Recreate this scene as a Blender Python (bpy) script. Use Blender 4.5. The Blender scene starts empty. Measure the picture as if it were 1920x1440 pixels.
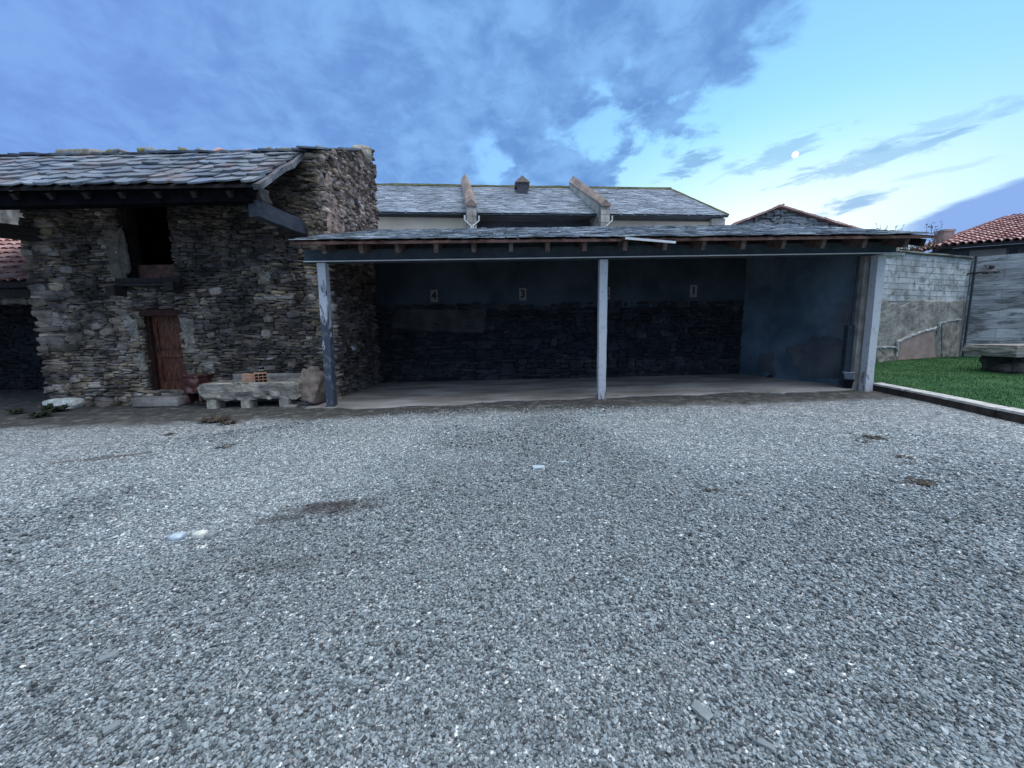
import bpy, math, random
import numpy as np
from mathutils import Matrix, Vector
R = math.radians
rng = np.random.default_rng(7)
random.seed(7)
scene = bpy.context.scene
COL = scene.collection

# ------------------------------------------------------------------ camera
PITCH, ROLL, CAMZ, FPX = R(7.2), R(-0.7), 1.6, 720.0
cam_data = bpy.data.cameras.new("camera")
cam_data.sensor_width = 36.0
cam_data.lens = 36.0 * FPX / 1920.0
cam_data.clip_end = 3000
cam_data.clip_start = 0.02
cam = bpy.data.objects.new("camera", cam_data)
COL.objects.link(cam)
CM = Matrix.Translation((0, 0, CAMZ)) @ Matrix.Rotation(math.pi / 2 - PITCH, 4, 'X') @ Matrix.Rotation(ROLL, 4, 'Z')
cam.matrix_world = CM
scene.camera = cam


def ray(px, py):
    return (CM.to_3x3() @ Vector(((px - 960) / FPX, -(py - 720) / FPX, -1.0)))


def at(px, py, Y):
    """world point seen at photo pixel px,py lying on the plane y = Y"""
    d = ray(px, py)
    t = Y / d.y
    return Vector((d.x * t, Y, CAMZ + d.z * t))


# ------------------------------------------------------------------ sky + sun
SUN_AZ, SUN_EL = R(28), R(3.0)
world = bpy.data.worlds.new("World")
scene.world = world
world.use_nodes = True
W = world.node_tree
W.nodes.clear()


class G:
    """small node graph helper"""
    def __init__(s, nt): s.nt = nt
    def n(s, t, **k):
        nd = s.nt.nodes.new(t)
        for a, b in k.items(): setattr(nd, a, b)
        return nd
    def put(s, sock, v):
        if isinstance(v, bpy.types.NodeSocket): s.nt.links.new(v, sock)
        elif v is not None:
            if hasattr(sock.default_value, '__len__') and not hasattr(v, '__len__'):
                sock.default_value = [v] * len(sock.default_value)
            elif hasattr(v, '__len__') and len(v) == 3 and len(sock.default_value) == 4:
                sock.default_value = (*v, 1)
            else: sock.default_value = v
    def m(s, op, a, b=None, c=None, clamp=False):
        nd = s.n('ShaderNodeMath', operation=op); nd.use_clamp = clamp
        s.put(nd.inputs[0], a)
        if b is not None: s.put(nd.inputs[1], b)
        if c is not None: s.put(nd.inputs[2], c)
        return nd.outputs[0]
    def ss(s, v, a, b, lo=0, hi=1):
        nd = s.n('ShaderNodeMapRange', interpolation_type='SMOOTHSTEP')
        s.put(nd.inputs[0], v); s.put(nd.inputs[1], a); s.put(nd.inputs[2], b)
        s.put(nd.inputs[3], lo); s.put(nd.inputs[4], hi)
        return nd.outputs[0]
    def mix(s, f, a, b, bt='MIX'):
        nd = s.n('ShaderNodeMix', data_type='RGBA', blend_type=bt)
        s.put(nd.inputs[0], f); s.put(nd.inputs[6], a); s.put(nd.inputs[7], b)
        return nd.outputs[2]
    def noise(s, vec, scale, detail=6, rough=.55, dist=0, out=0):
        nd = s.n('ShaderNodeTexNoise'); s.put(nd.inputs['Vector'], vec)
        s.put(nd.inputs['Scale'], scale); s.put(nd.inputs['Detail'], detail)
        s.put(nd.inputs['Roughness'], rough); s.put(nd.inputs['Distortion'], dist)
        return nd.outputs[out]
    def ramp(s, f, stops, interp='LINEAR'):
        nd = s.n('ShaderNodeValToRGB'); nd.color_ramp.interpolation = interp
        el = nd.color_ramp.elements
        while len(el) < len(stops): el.new(1.0)
        for e, (p, c) in zip(el, stops):
            e.position = p; e.color = (*c, 1)
        s.put(nd.inputs[0], f)
        return nd.outputs[0]
    def xyz(s, x, y, z):
        nd = s.n('ShaderNodeCombineXYZ')
        for i, v in enumerate((x, y, z)): s.put(nd.inputs[i], v)
        return nd.outputs[0]


g = G(W)
tc = g.n('ShaderNodeTexCoord')
sp = g.n('ShaderNodeSeparateXYZ'); g.put(sp.inputs[0], tc.outputs['Generated'])
dx, dy, dz = sp.outputs
az = g.m('MULTIPLY', g.m('ARCTAN2', dx, dy), 57.29578)
el = g.m('MULTIPLY', g.m('ARCSINE', dz), 57.29578)
sky = g.n('ShaderNodeTexSky', sky_type='NISHITA', sun_disc=False)
sky.sun_elevation = SUN_EL; sky.sun_rotation = SUN_AZ
sky.air_density = 1.0; sky.dust_density = 0.4; sky.ozone_density = 3.0


def blob(a0, e0, ra, re, th=0.0):
    c, s_ = math.cos(R(th)), math.sin(R(th))
    u = g.m('SUBTRACT', az, a0); v = g.m('SUBTRACT', el, e0)
    q = g.m('DIVIDE', g.m('ADD', g.m('MULTIPLY', u, c), g.m('MULTIPLY', v, s_)), ra)
    r = g.m('DIVIDE', g.m('SUBTRACT', g.m('MULTIPLY', v, c), g.m('MULTIPLY', u, s_)), re)
    d = g.m('ADD', g.m('MULTIPLY', q, q), g.m('MULTIPLY', r, r))
    return g.m('EXPONENT', g.m('MULTIPLY', d, -1.0))


nsk = g.mix(1.0, sky.outputs[0], (0.028, 0.045, 0.075), 'MULTIPLY')
glow = blob(31, 10.5, 23, 8.6, 3)
glow2 = blob(31, 13, 30, 17, 8)
clear = g.mix(glow2, (0.27, 0.53, 0.98), (0.36, 0.86, 1.0))
clear = g.mix(g.m('MULTIPLY', glow, 1.15, clamp=True), clear, (0.92, 1.04, 0.98))
clear = g.mix(1.0, clear, nsk, 'ADD')
inv = g.m('DIVIDE', 1.0, g.m('ADD', g.m('MAXIMUM', dz, 0.0), 0.28))
pv = g.xyz(g.m('MULTIPLY', dx, inv), g.m('MULTIPLY', dy, inv), 0.0)
# streak axis runs away to the right front
mp = g.n('ShaderNodeMapping'); g.put(mp.inputs[0], pv)
mp.inputs['Rotation'].default_value = (0, 0, R(-38)); mp.inputs['Scale'].default_value = (1.0, 0.95, 1)
n1 = g.noise(mp.outputs[0], 1.7, 7, .56, .15)
n2 = g.noise(pv, 4.2, 7, .60, .2)
n4a = g.noise(pv, 8.0, 7, .62, .5)
nn = g.m('ADD', g.m('ADD', g.m('MULTIPLY', n1, .35), g.m('MULTIPLY', n2, .45)), g.m('MULTIPLY', n4a, .20))
bias = g.m('SUBTRACT', 0.60, g.m('MULTIPLY', blob(40, 14, 32, 17, 10), 0.62))
bias = g.m('ADD', bias, g.m('MULTIPLY', blob(-45, 28, 46, 26, 0), 0.18))
bias = g.m('SUBTRACT', bias, g.m('MULTIPLY', blob(0, 20, 20, 13, 30), 0.07))
bias = g.m('ADD', bias, g.m('MULTIPLY', blob(10, 24, 20, 11, -10), 0.13))
bias = g.m('SUBTRACT', bias, g.m('MULTIPLY', blob(17, 15, 8, 4.5, 25), 0.22))
bias = g.m('SUBTRACT', bias, g.m('MULTIPLY', blob(49, 30, 13, 12, 20), 0.30))
bias = g.m('ADD', bias, g.m('MULTIPLY', blob(9.0, 19.8, 8.5, 3.4, -14), 0.20))
bias = g.m('ADD', bias, g.m('MULTIPLY', blob(24, 32, 15, 9, -20), 0.14))
dens = g.m('ADD', nn, g.m('SUBTRACT', bias, 0.62))
bias = g.m('ADD', bias, g.m('MULTIPLY', blob(32, 35, 17, 9, -8), 0.20))
dens = g.m('ADD', nn, g.m('SUBTRACT', bias, 0.62))
zone = g.m('ADD', blob(3, 21, 16, 8, 10), blob(22, 27, 14, 9, 0))
dens = g.m('ADD', dens, g.m('MULTIPLY', g.m('MULTIPLY', g.m('SUBTRACT', g.noise(pv, 6.0, 6, .55, .2), .5), 1.1), zone))
cmask = g.ss(dens, 0.35, 0.53)
mp2 = g.n('ShaderNodeMapping'); g.put(mp2.inputs[0], g.xyz(az, el, 0.0))
mp2.inputs['Rotation'].default_value = (0, 0, R(-18)); mp2.inputs['Scale'].default_value = (0.07, 0.42, 1)
n3 = g.noise(mp2.outputs[0], 1.0, 6, .6, .3)
mp3 = g.n('ShaderNodeMapping'); g.put(mp3.inputs[0], g.xyz(az, el, 0.0))
mp3.inputs['Rotation'].default_value = (0, 0, R(-14)); mp3.inputs['Scale'].default_value = (0.28, 1.1, 1)
n5 = g.noise(mp3.outputs[0], 1.0, 7, .62, .6)
n4 = g.noise(pv, 9.0, 7, .62, .6)
ccol = g.mix(g.ss(g.m('ADD', g.m('MULTIPLY', n2, .6), g.m('MULTIPLY', n4, .4)), .38, .62), (0.135, 0.30, 0.66), (0.24, 0.49, 0.90))
ccol = g.mix(g.m('MULTIPLY', blob(-50, 25, 30, 40), .5), ccol, (0.20, 0.34, 0.80))
col = g.mix(g.m('MULTIPLY', cmask, 0.97), clear, ccol)


def wisp(a0, e0, ra, re, th, strength, c=(0.24, 0.47, 0.80)):
    global col
    mk = g.m('ADD', blob(a0, e0, ra * 1.15, re * 1.3, th), g.m('MULTIPLY', g.m('SUBTRACT', n5, .5), 2.6))
    col = g.mix(g.m('MULTIPLY', g.m('MULTIPLY', g.ss(mk, .30, .95), g.ss(blob(a0, e0, ra * 1.3, re * 1.6, th), .1, .5)), strength), col, c)


wisp(23.8, 20.6, 3.2, 1.05, 12, .85)
wisp(33.2, 19.7, 6.0, .9, 10, .55)
wisp(41.5, 17.2, 7.5, .9, 4, .6)
wisp(46.5, 18.6, 6.0, .7, 0, .4)
wisp(40.2, 13.4, 3.3, .72, 9, .8)
wisp(46.5, 14.9, 3.3, .3, 0, .25)
# smooth cloud bank low on the right
line = g.m('ADD', g.m('MULTIPLY', g.m('SUBTRACT', az, 44.0), 0.30), 10.7)
line = g.m('ADD', line, g.m('ADD', g.m('MULTIPLY', g.m('SUBTRACT', n3, .5), 1.6), g.m('MULTIPLY', g.m('SUBTRACT', n5, .5), 1.0)))
bank = g.m('MULTIPLY', g.ss(g.m('SUBTRACT', line, el), -0.25, 0.55), g.ss(az, 41, 47))
bank = g.m('MULTIPLY', bank, g.ss(g.m('ADD', n5, g.m('MULTIPLY', g.m('SUBTRACT', az, 43.5), .12)), .40, .62))
bank = g.m('MULTIPLY', bank, g.ss(g.m('ADD', n3, g.m('MULTIPLY', g.m('SUBTRACT', az, 44), .10)), .38, .60))
col = g.mix(bank, col, (0.27, 0.45, 0.86))
# unseen sky overhead and behind, brightened as added fill for the yard
up = g.ss(el, 44, 75)
behind = g.m('MULTIPLY', g.ss(dy, 0.1, -0.6), g.ss(el, 8, 30))
lift = g.m('MAXIMUM', up, g.m('MULTIPLY', behind, .30))
col = g.mix(g.m('MULTIPLY', lift, .9), col, (1.85, 2.05, 2.15))
col = g.mix(g.ss(el, 0.0, -3.0), col, (0.06, 0.07, 0.08))
bg = g.n('ShaderNodeBackground'); g.put(bg.inputs[0], col)
bg.inputs[1].default_value = 1.0
wo = g.n('ShaderNodeOutputWorld'); W.links.new(bg.outputs[0], wo.inputs[0])

sl = bpy.data.lights.new("overcast_fill", 'SUN')
sl.energy = 2.0; sl.angle = R(60); sl.color = (1.0, 0.96, 0.93)
so = bpy.data.objects.new("overcast_fill", sl); COL.objects.link(so)
SD = Vector((0.34, -0.12, 0.93))   # lamp added as soft overcast fill, from high on the right
so.rotation_euler = SD.to_track_quat('Z', 'Y').to_euler()
so.location = (0, 0, 30)

vs = scene.view_settings
vs.view_transform = 'Standard'; vs.look = 'None'; vs.exposure = 0.0; vs.gamma = 1.0
vs.use_curve_mapping = False
scene.cycles.max_bounces = 5


# ------------------------------------------------------------------ numpy value noise
_perm = rng.random((64, 64, 64)).astype(np.float32)


def vnoise(p):
    p = np.asarray(p, float)
    i = np.floor(p).astype(int); f = p - i
    f = f * f * (3 - 2 * f)
    r = 0
    for a in (0, 1):
        for b in (0, 1):
            for c in (0, 1):
                w = (f[..., 0] if a else 1 - f[..., 0]) * (f[..., 1] if b else 1 - f[..., 1]) * (f[..., 2] if c else 1 - f[..., 2])
                r = r + w * _perm[(i[..., 0] + a) & 63, (i[..., 1] + b) & 63, (i[..., 2] + c) & 63]
    return r


def fbm(p, o=4):
    p = np.asarray(p, float); r = 0; a = .5; t = 0
    for k in range(o):
        r = r + a * vnoise(p * (2 ** k) + 17.3 * k); t += a; a *= .5
    return r / t


def gz(x, y):
    x = np.asarray(x, float); y = np.asarray(y, float)
    s = 0.0127 * (np.clip(x, -16, 16) + 4.2)
    n = fbm(np.stack([x * .5 + 40, y * .5 + 40, 0 * x + 3], -1), 3) - .5
    fade = np.clip((8.0 - y) / 2, 0, 1)
    return s + n * 0.05 * fade


def gpt(px, py, dz=0.0):
    """ground point seen at photo pixel"""
    d = ray(px, py)
    t = 5.0
    for _ in range(12):
        x, y = d.x * t, d.y * t
        t = (float(gz(x, y)) + dz - CAMZ) / d.z
    return Vector((d.x * t, d.y * t, CAMZ + d.z * t))


# ------------------------------------------------------------------ materials
def mat(name, stops, scale=2.5, detail=8, rough=.9, island=0.0, tone=None, bump=0.3, bscale=25, bdist=.02,
        spots=None, streak=(1, 1, 1), metal=0, dirt=None, hue=0.0, spec=0.3):
    m = bpy.data.materials.new(name); m.use_nodes = True
    nt = m.node_tree; nt.nodes.clear(); q = G(nt)
    tcn = q.n('ShaderNodeTexCoord'); co = tcn.outputs['Object']
    mpn = q.n('ShaderNodeMapping'); q.put(mpn.inputs[0], co); mpn.inputs['Scale'].default_value = streak
    f = q.noise(mpn.outputs[0], scale, detail, .6, .2)
    f = q.ss(f, .28, .72)
    c = q.ramp(f, stops)
    if tone:
        at_ = q.n('ShaderNodeAttribute', attribute_name='tone')
        c = q.mix(at_.outputs['Fac'], c, q.ramp(f, tone))
    if spots:
        for (sc, lo, hi, amt, sc_col) in spots:
            s_ = q.ss(q.noise(mpn.outputs[0], sc, 6, .65, .4), lo, hi)
            c = q.mix(q.m('MULTIPLY', s_, amt), c, sc_col)
    if island:
        ge = q.n('ShaderNodeNewGeometry')
        hs = q.n('ShaderNodeHueSaturation')
        q.put(hs.inputs['Value'], q.m('ADD', 1 - island, q.m('MULTIPLY', ge.outputs['Random Per Island'], 2 * island)))
        if hue:
            wn = q.n('ShaderNodeTexWhiteNoise', noise_dimensions='1D'); q.put(wn.inputs['W'], ge.outputs['Random Per Island'])
            q.put(hs.inputs['Hue'], q.m('ADD', .5 - hue, q.m('MULTIPLY', wn.outputs['Value'], 2 * hue)))
            q.put(hs.inputs['Saturation'], q.m('ADD', .6, q.m('MULTIPLY', wn.outputs['Value'], .9)))
        q.put(hs.inputs['Color'], c); c = hs.outputs[0]
    b = q.n('ShaderNodeBsdfPrincipled')
    q.put(b.inputs['Base Color'], c)
    q.put(b.inputs['Roughness'], rough); b.inputs['Metallic'].default_value = metal
    b.inputs['Specular IOR Level'].default_value = spec
    if bump:
        bn = q.n('ShaderNodeBump'); bn.inputs['Strength'].default_value = bump; bn.inputs['Distance'].default_value = bdist
        q.put(bn.inputs['Height'], q.noise(mpn.outputs[0], bscale, 8, .65))
        q.put(b.inputs['Normal'], bn.outputs[0])
    o = q.n('ShaderNodeOutputMaterial'); nt.links.new(b.outputs[0], o.inputs[0])
    return m


DARKST = [(0, (.019, .017, .016)), (.5, (.066, .057, .050)), (1, (.135, .112, .092))]
PALEST = [(0, (.10, .084, .068)), (.45, (.25, .205, .16)), (1, (.46, .385, .30))]
M = {}
M['rubble'] = mat('rubble_stone', DARKST, 2.2, tone=PALEST, island=.45, hue=.012, bump=.7, bscale=18, bdist=.03)
M['gablestone'] = mat('gable_stone', DARKST, 2.2, tone=[(0, (.12, .10, .088)), (.45, (.32, .26, .225)), (1, (.56, .47, .41))], island=.4, hue=.01, bump=.7, bscale=18, bdist=.03)
M['mortar'] = mat('earth_mortar', [(0, (.02, .018, .016)), (1, (.075, .062, .05))], 3, bump=.8, bscale=20)
M['plaster'] = mat('old_lime_plaster', [(0, (.12, .105, .085)), (.5, (.25, .225, .185)), (1, (.40, .37, .31))], 3.5, bump=.6, bscale=22)
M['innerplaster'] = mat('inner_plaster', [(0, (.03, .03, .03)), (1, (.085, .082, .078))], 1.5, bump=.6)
M['pinkdark'] = mat('dull_side_plaster', [(0, (.06, .075, .09)), (1, (.15, .155, .17))], 1.2, bump=.4)  # dark patch colour close to the side wall's
M['dullplaster'] = mat('dull_plaster', [(0, (.06, .055, .045)), (1, (.17, .155, .125))], 3.5, bump=.6, bscale=22, spots=[(6, .55, .7, .6, (.04, .036, .03))])
M['pinkplaster'] = mat('pinkish_plaster', [(0, (.22, .15, .12)), (1, (.40, .29, .235))], 3.5, bump=.6, bscale=22)
M['slate'] = mat('roof_slate', [(0, (.15, .17, .19)), (.5, (.28, .31, .33)), (1, (.46, .48, .49))], 1.3, island=.6, hue=.02,
                 bump=.4, bscale=14, rough=.5, spots=[(3.0, .60, .74, .45, (.27, .26, .16))], spec=.5)
M['barnslate'] = mat('large_roof_slate', [(0, (.08, .10, .12)), (.5, (.15, .175, .205)), (1, (.24, .265, .29))], 1.1, island=.3, hue=.02,
                     bump=.4, bscale=12, rough=.55, spots=[(1.6, .50, .64, .55, (.19, .12, .10)), (5, .58, .7, .4, (.26, .25, .20))], spec=.5)
M['churchslate'] = mat('church_slate', [(0, (.15, .18, .215)), (.5, (.23, .265, .31)), (1, (.32, .36, .41))], .5, island=.35,
                       bump=.3, bscale=8, rough=.6, spec=.5)
M['lichen'] = mat('lichen_cap', [(0, (.16, .15, .06)), (1, (.30, .28, .14))], 4, bump=.5)
M['eaves_shade'] = mat('eaves_shade_dark', [(0, (.004, .004, .005)), (1, (.011, .011, .013))], 4, bump=.3, rough=1, spec=.02)  # near-black colour painting the shade below the barn roof edge
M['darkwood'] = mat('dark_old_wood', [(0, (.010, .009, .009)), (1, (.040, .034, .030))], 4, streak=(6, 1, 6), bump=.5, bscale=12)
M['beamwood'] = mat('weathered_beam', [(0, (.03, .037, .05)), (1, (.06, .07, .085))], 3, streak=(5, 1, 5), bump=.5, bscale=10)
M['redwood'] = mat('reddish_board', [(0, (.06, .03, .022)), (1, (.18, .10, .08))], 5, bump=.4)
M['rafterwood'] = mat('sawn_rafter', [(0, (.06, .04, .032)), (1, (.18, .125, .105))], 6, bump=.4)
M['doorwood'] = mat('door_varnished_wood', [(0, (.022, .008, .005)), (.5, (.09, .030, .015)), (1, (.19, .075, .038))], 5,
                    streak=(7, 1, .8), bump=.4, bscale=9, rough=.6)
M['doorframe'] = mat('door_frame_wood', [(0, (.012, .006, .005)), (1, (.05, .018, .012))], 5, bump=.4)
M['concrete'] = mat('old_concrete', [(0, (.17, .15, .13)), (.5, (.28, .25, .22)), (1, (.38, .35, .31))], 2.5, bump=.4,
                    spots=[(1.1, .5, .7, .6, (.12, .105, .09))])
M['girder'] = mat('painted_girder', [(0, (.035, .05, .065)), (1, (.065, .085, .10))], 3, bump=.2)
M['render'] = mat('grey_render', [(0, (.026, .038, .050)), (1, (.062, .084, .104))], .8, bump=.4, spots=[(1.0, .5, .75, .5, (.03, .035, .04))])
M['sidewall'] = mat('veil_blue_render', [(0, (.065, .10, .13)), (1, (.17, .235, .285))], .7, bump=.4,
                    spots=[(.8, .52, .72, .6, (.035, .045, .055)), (.5, .56, .66, .5, (.16, .13, .13))])  # blue raised so the wall colour carries some lens veil glow
M['church'] = mat('church_render', [(0, (.62, .50, .37)), (1, (.82, .69, .52))], .4, bump=.2)
M['churchdark'] = mat('shaded_bay_and_vent', [(0, (.06, .062, .07)), (1, (.11, .11, .12))], .6)  # bay wall darkened to hold the overhang shadow; also colours the roof vent
M['ashlar'] = mat('buttress_stone', [(0, (.28, .25, .21)), (1, (.58, .54, .47))], 1.2, island=.25, bump=.5)
M['coping'] = mat('buttress_coping', [(0, (.20, .155, .13)), (1, (.38, .30, .25))], 1.2, bump=.5)
M['vergestone'] = mat('verge_stone', [(0, (.06, .065, .075)), (1, (.20, .20, .21))], 3, bump=.8)
M['innerstone'] = mat('shade_dark_rubble', [(0, (.014, .017, .021)), (.5, (.024, .027, .032)), (1, (.038, .041, .045))], 2.2, tone=[(0, (.04, .038, .036)), (1, (.10, .092, .084))], island=.3, hue=.01, bump=.7, bscale=18)  # rubble darkened, interior shade put into its colour
M['kerbside'] = mat('kerb_side', [(0, (.035, .025, .022)), (1, (.09, .065, .055))], 4, bump=.5)
M['kerbtop'] = mat('kerb_top', [(0, (.38, .36, .33)), (1, (.66, .64, .60))], 5, bump=.4, spots=[(7, .55, .7, .6, (.12, .11, .10))])
M['white'] = mat('white_paint', [(0, (.62, .62, .60)), (1, (.80, .80, .78))], 3)
M['terracotta'] = mat('terracotta_tile', [(0, (.36, .19, .17)), (.5, (.55, .31, .28)), (1, (.68, .47, .43))], 2, island=.25, bump=.3)
M['brick'] = mat('hollow_clay_brick', [(0, (.42, .22, .14)), (1, (.60, .36, .24))], 12, bump=.2)
M['hole'] = mat('brick_cell_shade', [(0, (.02, .012, .01)), (1, (.03, .02, .015))], 5, bump=0)  # dark colour painting the shade inside the brick cells
M['granite'] = mat('pale_granite', [(0, (.22, .20, .16)), (.5, (.42, .38, .31)), (1, (.58, .54, .46))], 5, bump=.9, bscale=14, bdist=.03,
                   spots=[(9, .55, .7, .5, (.15, .14, .11))])
M['troughstone'] = mat('rough_pale_stone', [(0, (.20, .18, .145)), (.5, (.40, .36, .29)), (1, (.60, .55, .46))], 2.6, streak=(1, 1, 3.2), bump=1.0, bscale=7, bdist=.05,
                   spots=[(5, .56, .68, .7, (.10, .09, .075))])
M['browngranite'] = mat('brown_granite', [(0, (.12, .09, .07)), (1, (.38, .29, .23))], 5, bump=.8, bscale=20)
M['rust'] = mat('rusty_metal', [(0, (.03, .010, .009)), (.6, (.085, .032, .026)), (1, (.24, .15, .12))], 6, bump=.4)
M['whitewash'] = mat('whitewashed_block', [(0, (.30, .31, .30)), (.45, (.46, .48, .48)), (1, (.60, .62, .62))], 1.6, island=.12, bump=.5,
                     spots=[(3.0, .50, .66, .8, (.15, .145, .13)), (.7, .52, .72, .5, (.22, .21, .19))], bscale=10, bdist=.05)
M['blockmortar'] = mat('block_mortar', [(0, (.15, .15, .145)), (1, (.36, .36, .35))], 3, bump=.4)
M['greyblock'] = mat('grey_block_wall', [(0, (.20, .20, .205)), (.5, (.32, .32, .33)), (1, (.46, .46, .47))], 1.5, island=.12, bump=.6,
                     streak=(.5, .5, 1.8), spots=[(2.6, .50, .64, .85, (.10, .10, .10)), (6, .56, .70, .6, (.44, .43, .40))], bscale=10, bdist=.06)
M['lowplaster'] = mat('crumbling_plaster', [(0, (.15, .145, .125)), (.5, (.27, .26, .225)), (1, (.42, .40, .35))], 1.6, bump=.8, bscale=6, bdist=.10, spots=[(2.5, .52, .66, .7, (.12, .115, .10)), (4, .58, .7, .6, (.50, .48, .43))])
M['pinkpatch'] = mat('pink_cement_patch', [(0, (.26, .19, .165)), (1, (.40, .30, .26))], 2, bump=.5)
M['housewall'] = mat('dark_house_wall', [(0, (.05, .055, .06)), (1, (.12, .125, .13))], 2, bump=.5)
M['houseplaster'] = mat('house_plaster', [(0, (.26, .22, .20)), (1, (.42, .36, .33))], 1, bump=.3)
M['blackmetal'] = mat('black_metal', [(0, (.015, .015, .018)), (1, (.04, .04, .045))], 5, rough=.5)
M['pipe'] = mat('dark_pipe', [(0, (.02, .03, .04)), (1, (.045, .06, .075))], 5, rough=.5)
M['leaf'] = mat('weed_leaf', [(0, (.014, .020, .010)), (1, (.035, .045, .022))], 9, bump=0)
M['deadleaf'] = mat('dry_twig', [(0, (.025, .02, .016)), (1, (.09, .07, .05))], 9, bump=0)
M['darkcloth'] = mat('dark_cloth', [(0, (.01, .01, .012)), (1, (.03, .03, .035))], 6)
M['plastic'] = mat('pale_plastic', [(0, (.36, .44, .50)), (1, (.55, .63, .68))], 8, rough=.4)
M['whitestone'] = mat('quartz_stone', [(0, (.45, .45, .38)), (1, (.80, .80, .72))], 10)
M['slatechip'] = mat('slate_chip', [(0, (.17, .19, .19)), (1, (.28, .305, .30))], 8, rough=.6)
M['grass'] = mat('grass_blade', [(0, (.022, .080, .022)), (1, (.050, .145, .044))], 1.2, bump=0, island=.3)
M['lawn'] = mat('lawn_turf', [(0, (.020, .070, .020)), (1, (.048, .125, .038))], 2.0, bump=.6, bscale=30)
M['sign'] = mat('sign_plate', [(0, (.16, .16, .15)), (1, (.30, .29, .27))], 8)
M['digit'] = mat('sign_digit', [(0, (.02, .02, .02)), (1, (.04, .04, .04))], 8)
M['floor'] = mat('carport_floor', [(0, (.17, .15, .13)), (.5, (.29, .265, .235)), (1, (.44, .41, .375))], .9, bump=.4,
                 streak=(.6, 1.6, 1), spots=[(1.5, .55, .72, .5, (.12, .095, .08))])

# post paint worn off towards the foot
def post_mat(name, worn):
    m = bpy.data.materials.new(name); m.use_nodes = True
    nt = m.node_tree; nt.nodes.clear(); q = G(nt)
    co = q.n('ShaderNodeTexCoord').outputs['Object']
    s = q.n('ShaderNodeSeparateXYZ'); q.put(s.inputs[0], co)
    mpn = q.n('ShaderNodeMapping'); q.put(mpn.inputs[0], co); mpn.inputs['Scale'].default_value = (3, 3, 1)
    n = q.noise(mpn.outputs[0], 2.2, 8, .65, .5)
    h = q.m('MULTIPLY', s.outputs[2], .12 if worn else .3)
    w = q.ss(q.m('SUBTRACT', n, h), *( (.20, .30) if worn else (.40, .50)))
    c = q.mix(w, (.56, .57, .58), (.05, .065, .09) if worn else (.22, .18, .15))
    c = q.mix(q.m('MULTIPLY', q.ss(q.noise(co, 9, 6, .6), .5, .7), .4), c, (.30, .28, .26))
    b = q.n('ShaderNodeBsdfPrincipled'); q.put(b.inputs[0], c); b.inputs['Roughness'].default_value = .8
    bn = q.n('ShaderNodeBump'); bn.inputs['Strength'].default_value = .4; bn.inputs['Distance'].default_value = .02
    q.put(bn.inputs['Height'], q.noise(co, 14, 8, .6)); q.put(b.inputs['Normal'], bn.outputs[0])
    o = q.n('ShaderNodeOutputMaterial'); nt.links.new(b.outputs[0], o.inputs[0])
    return m
M['post_worn'] = post_mat('worn_painted_post', True)
M['post_white'] = post_mat('white_painted_post', False)

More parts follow.
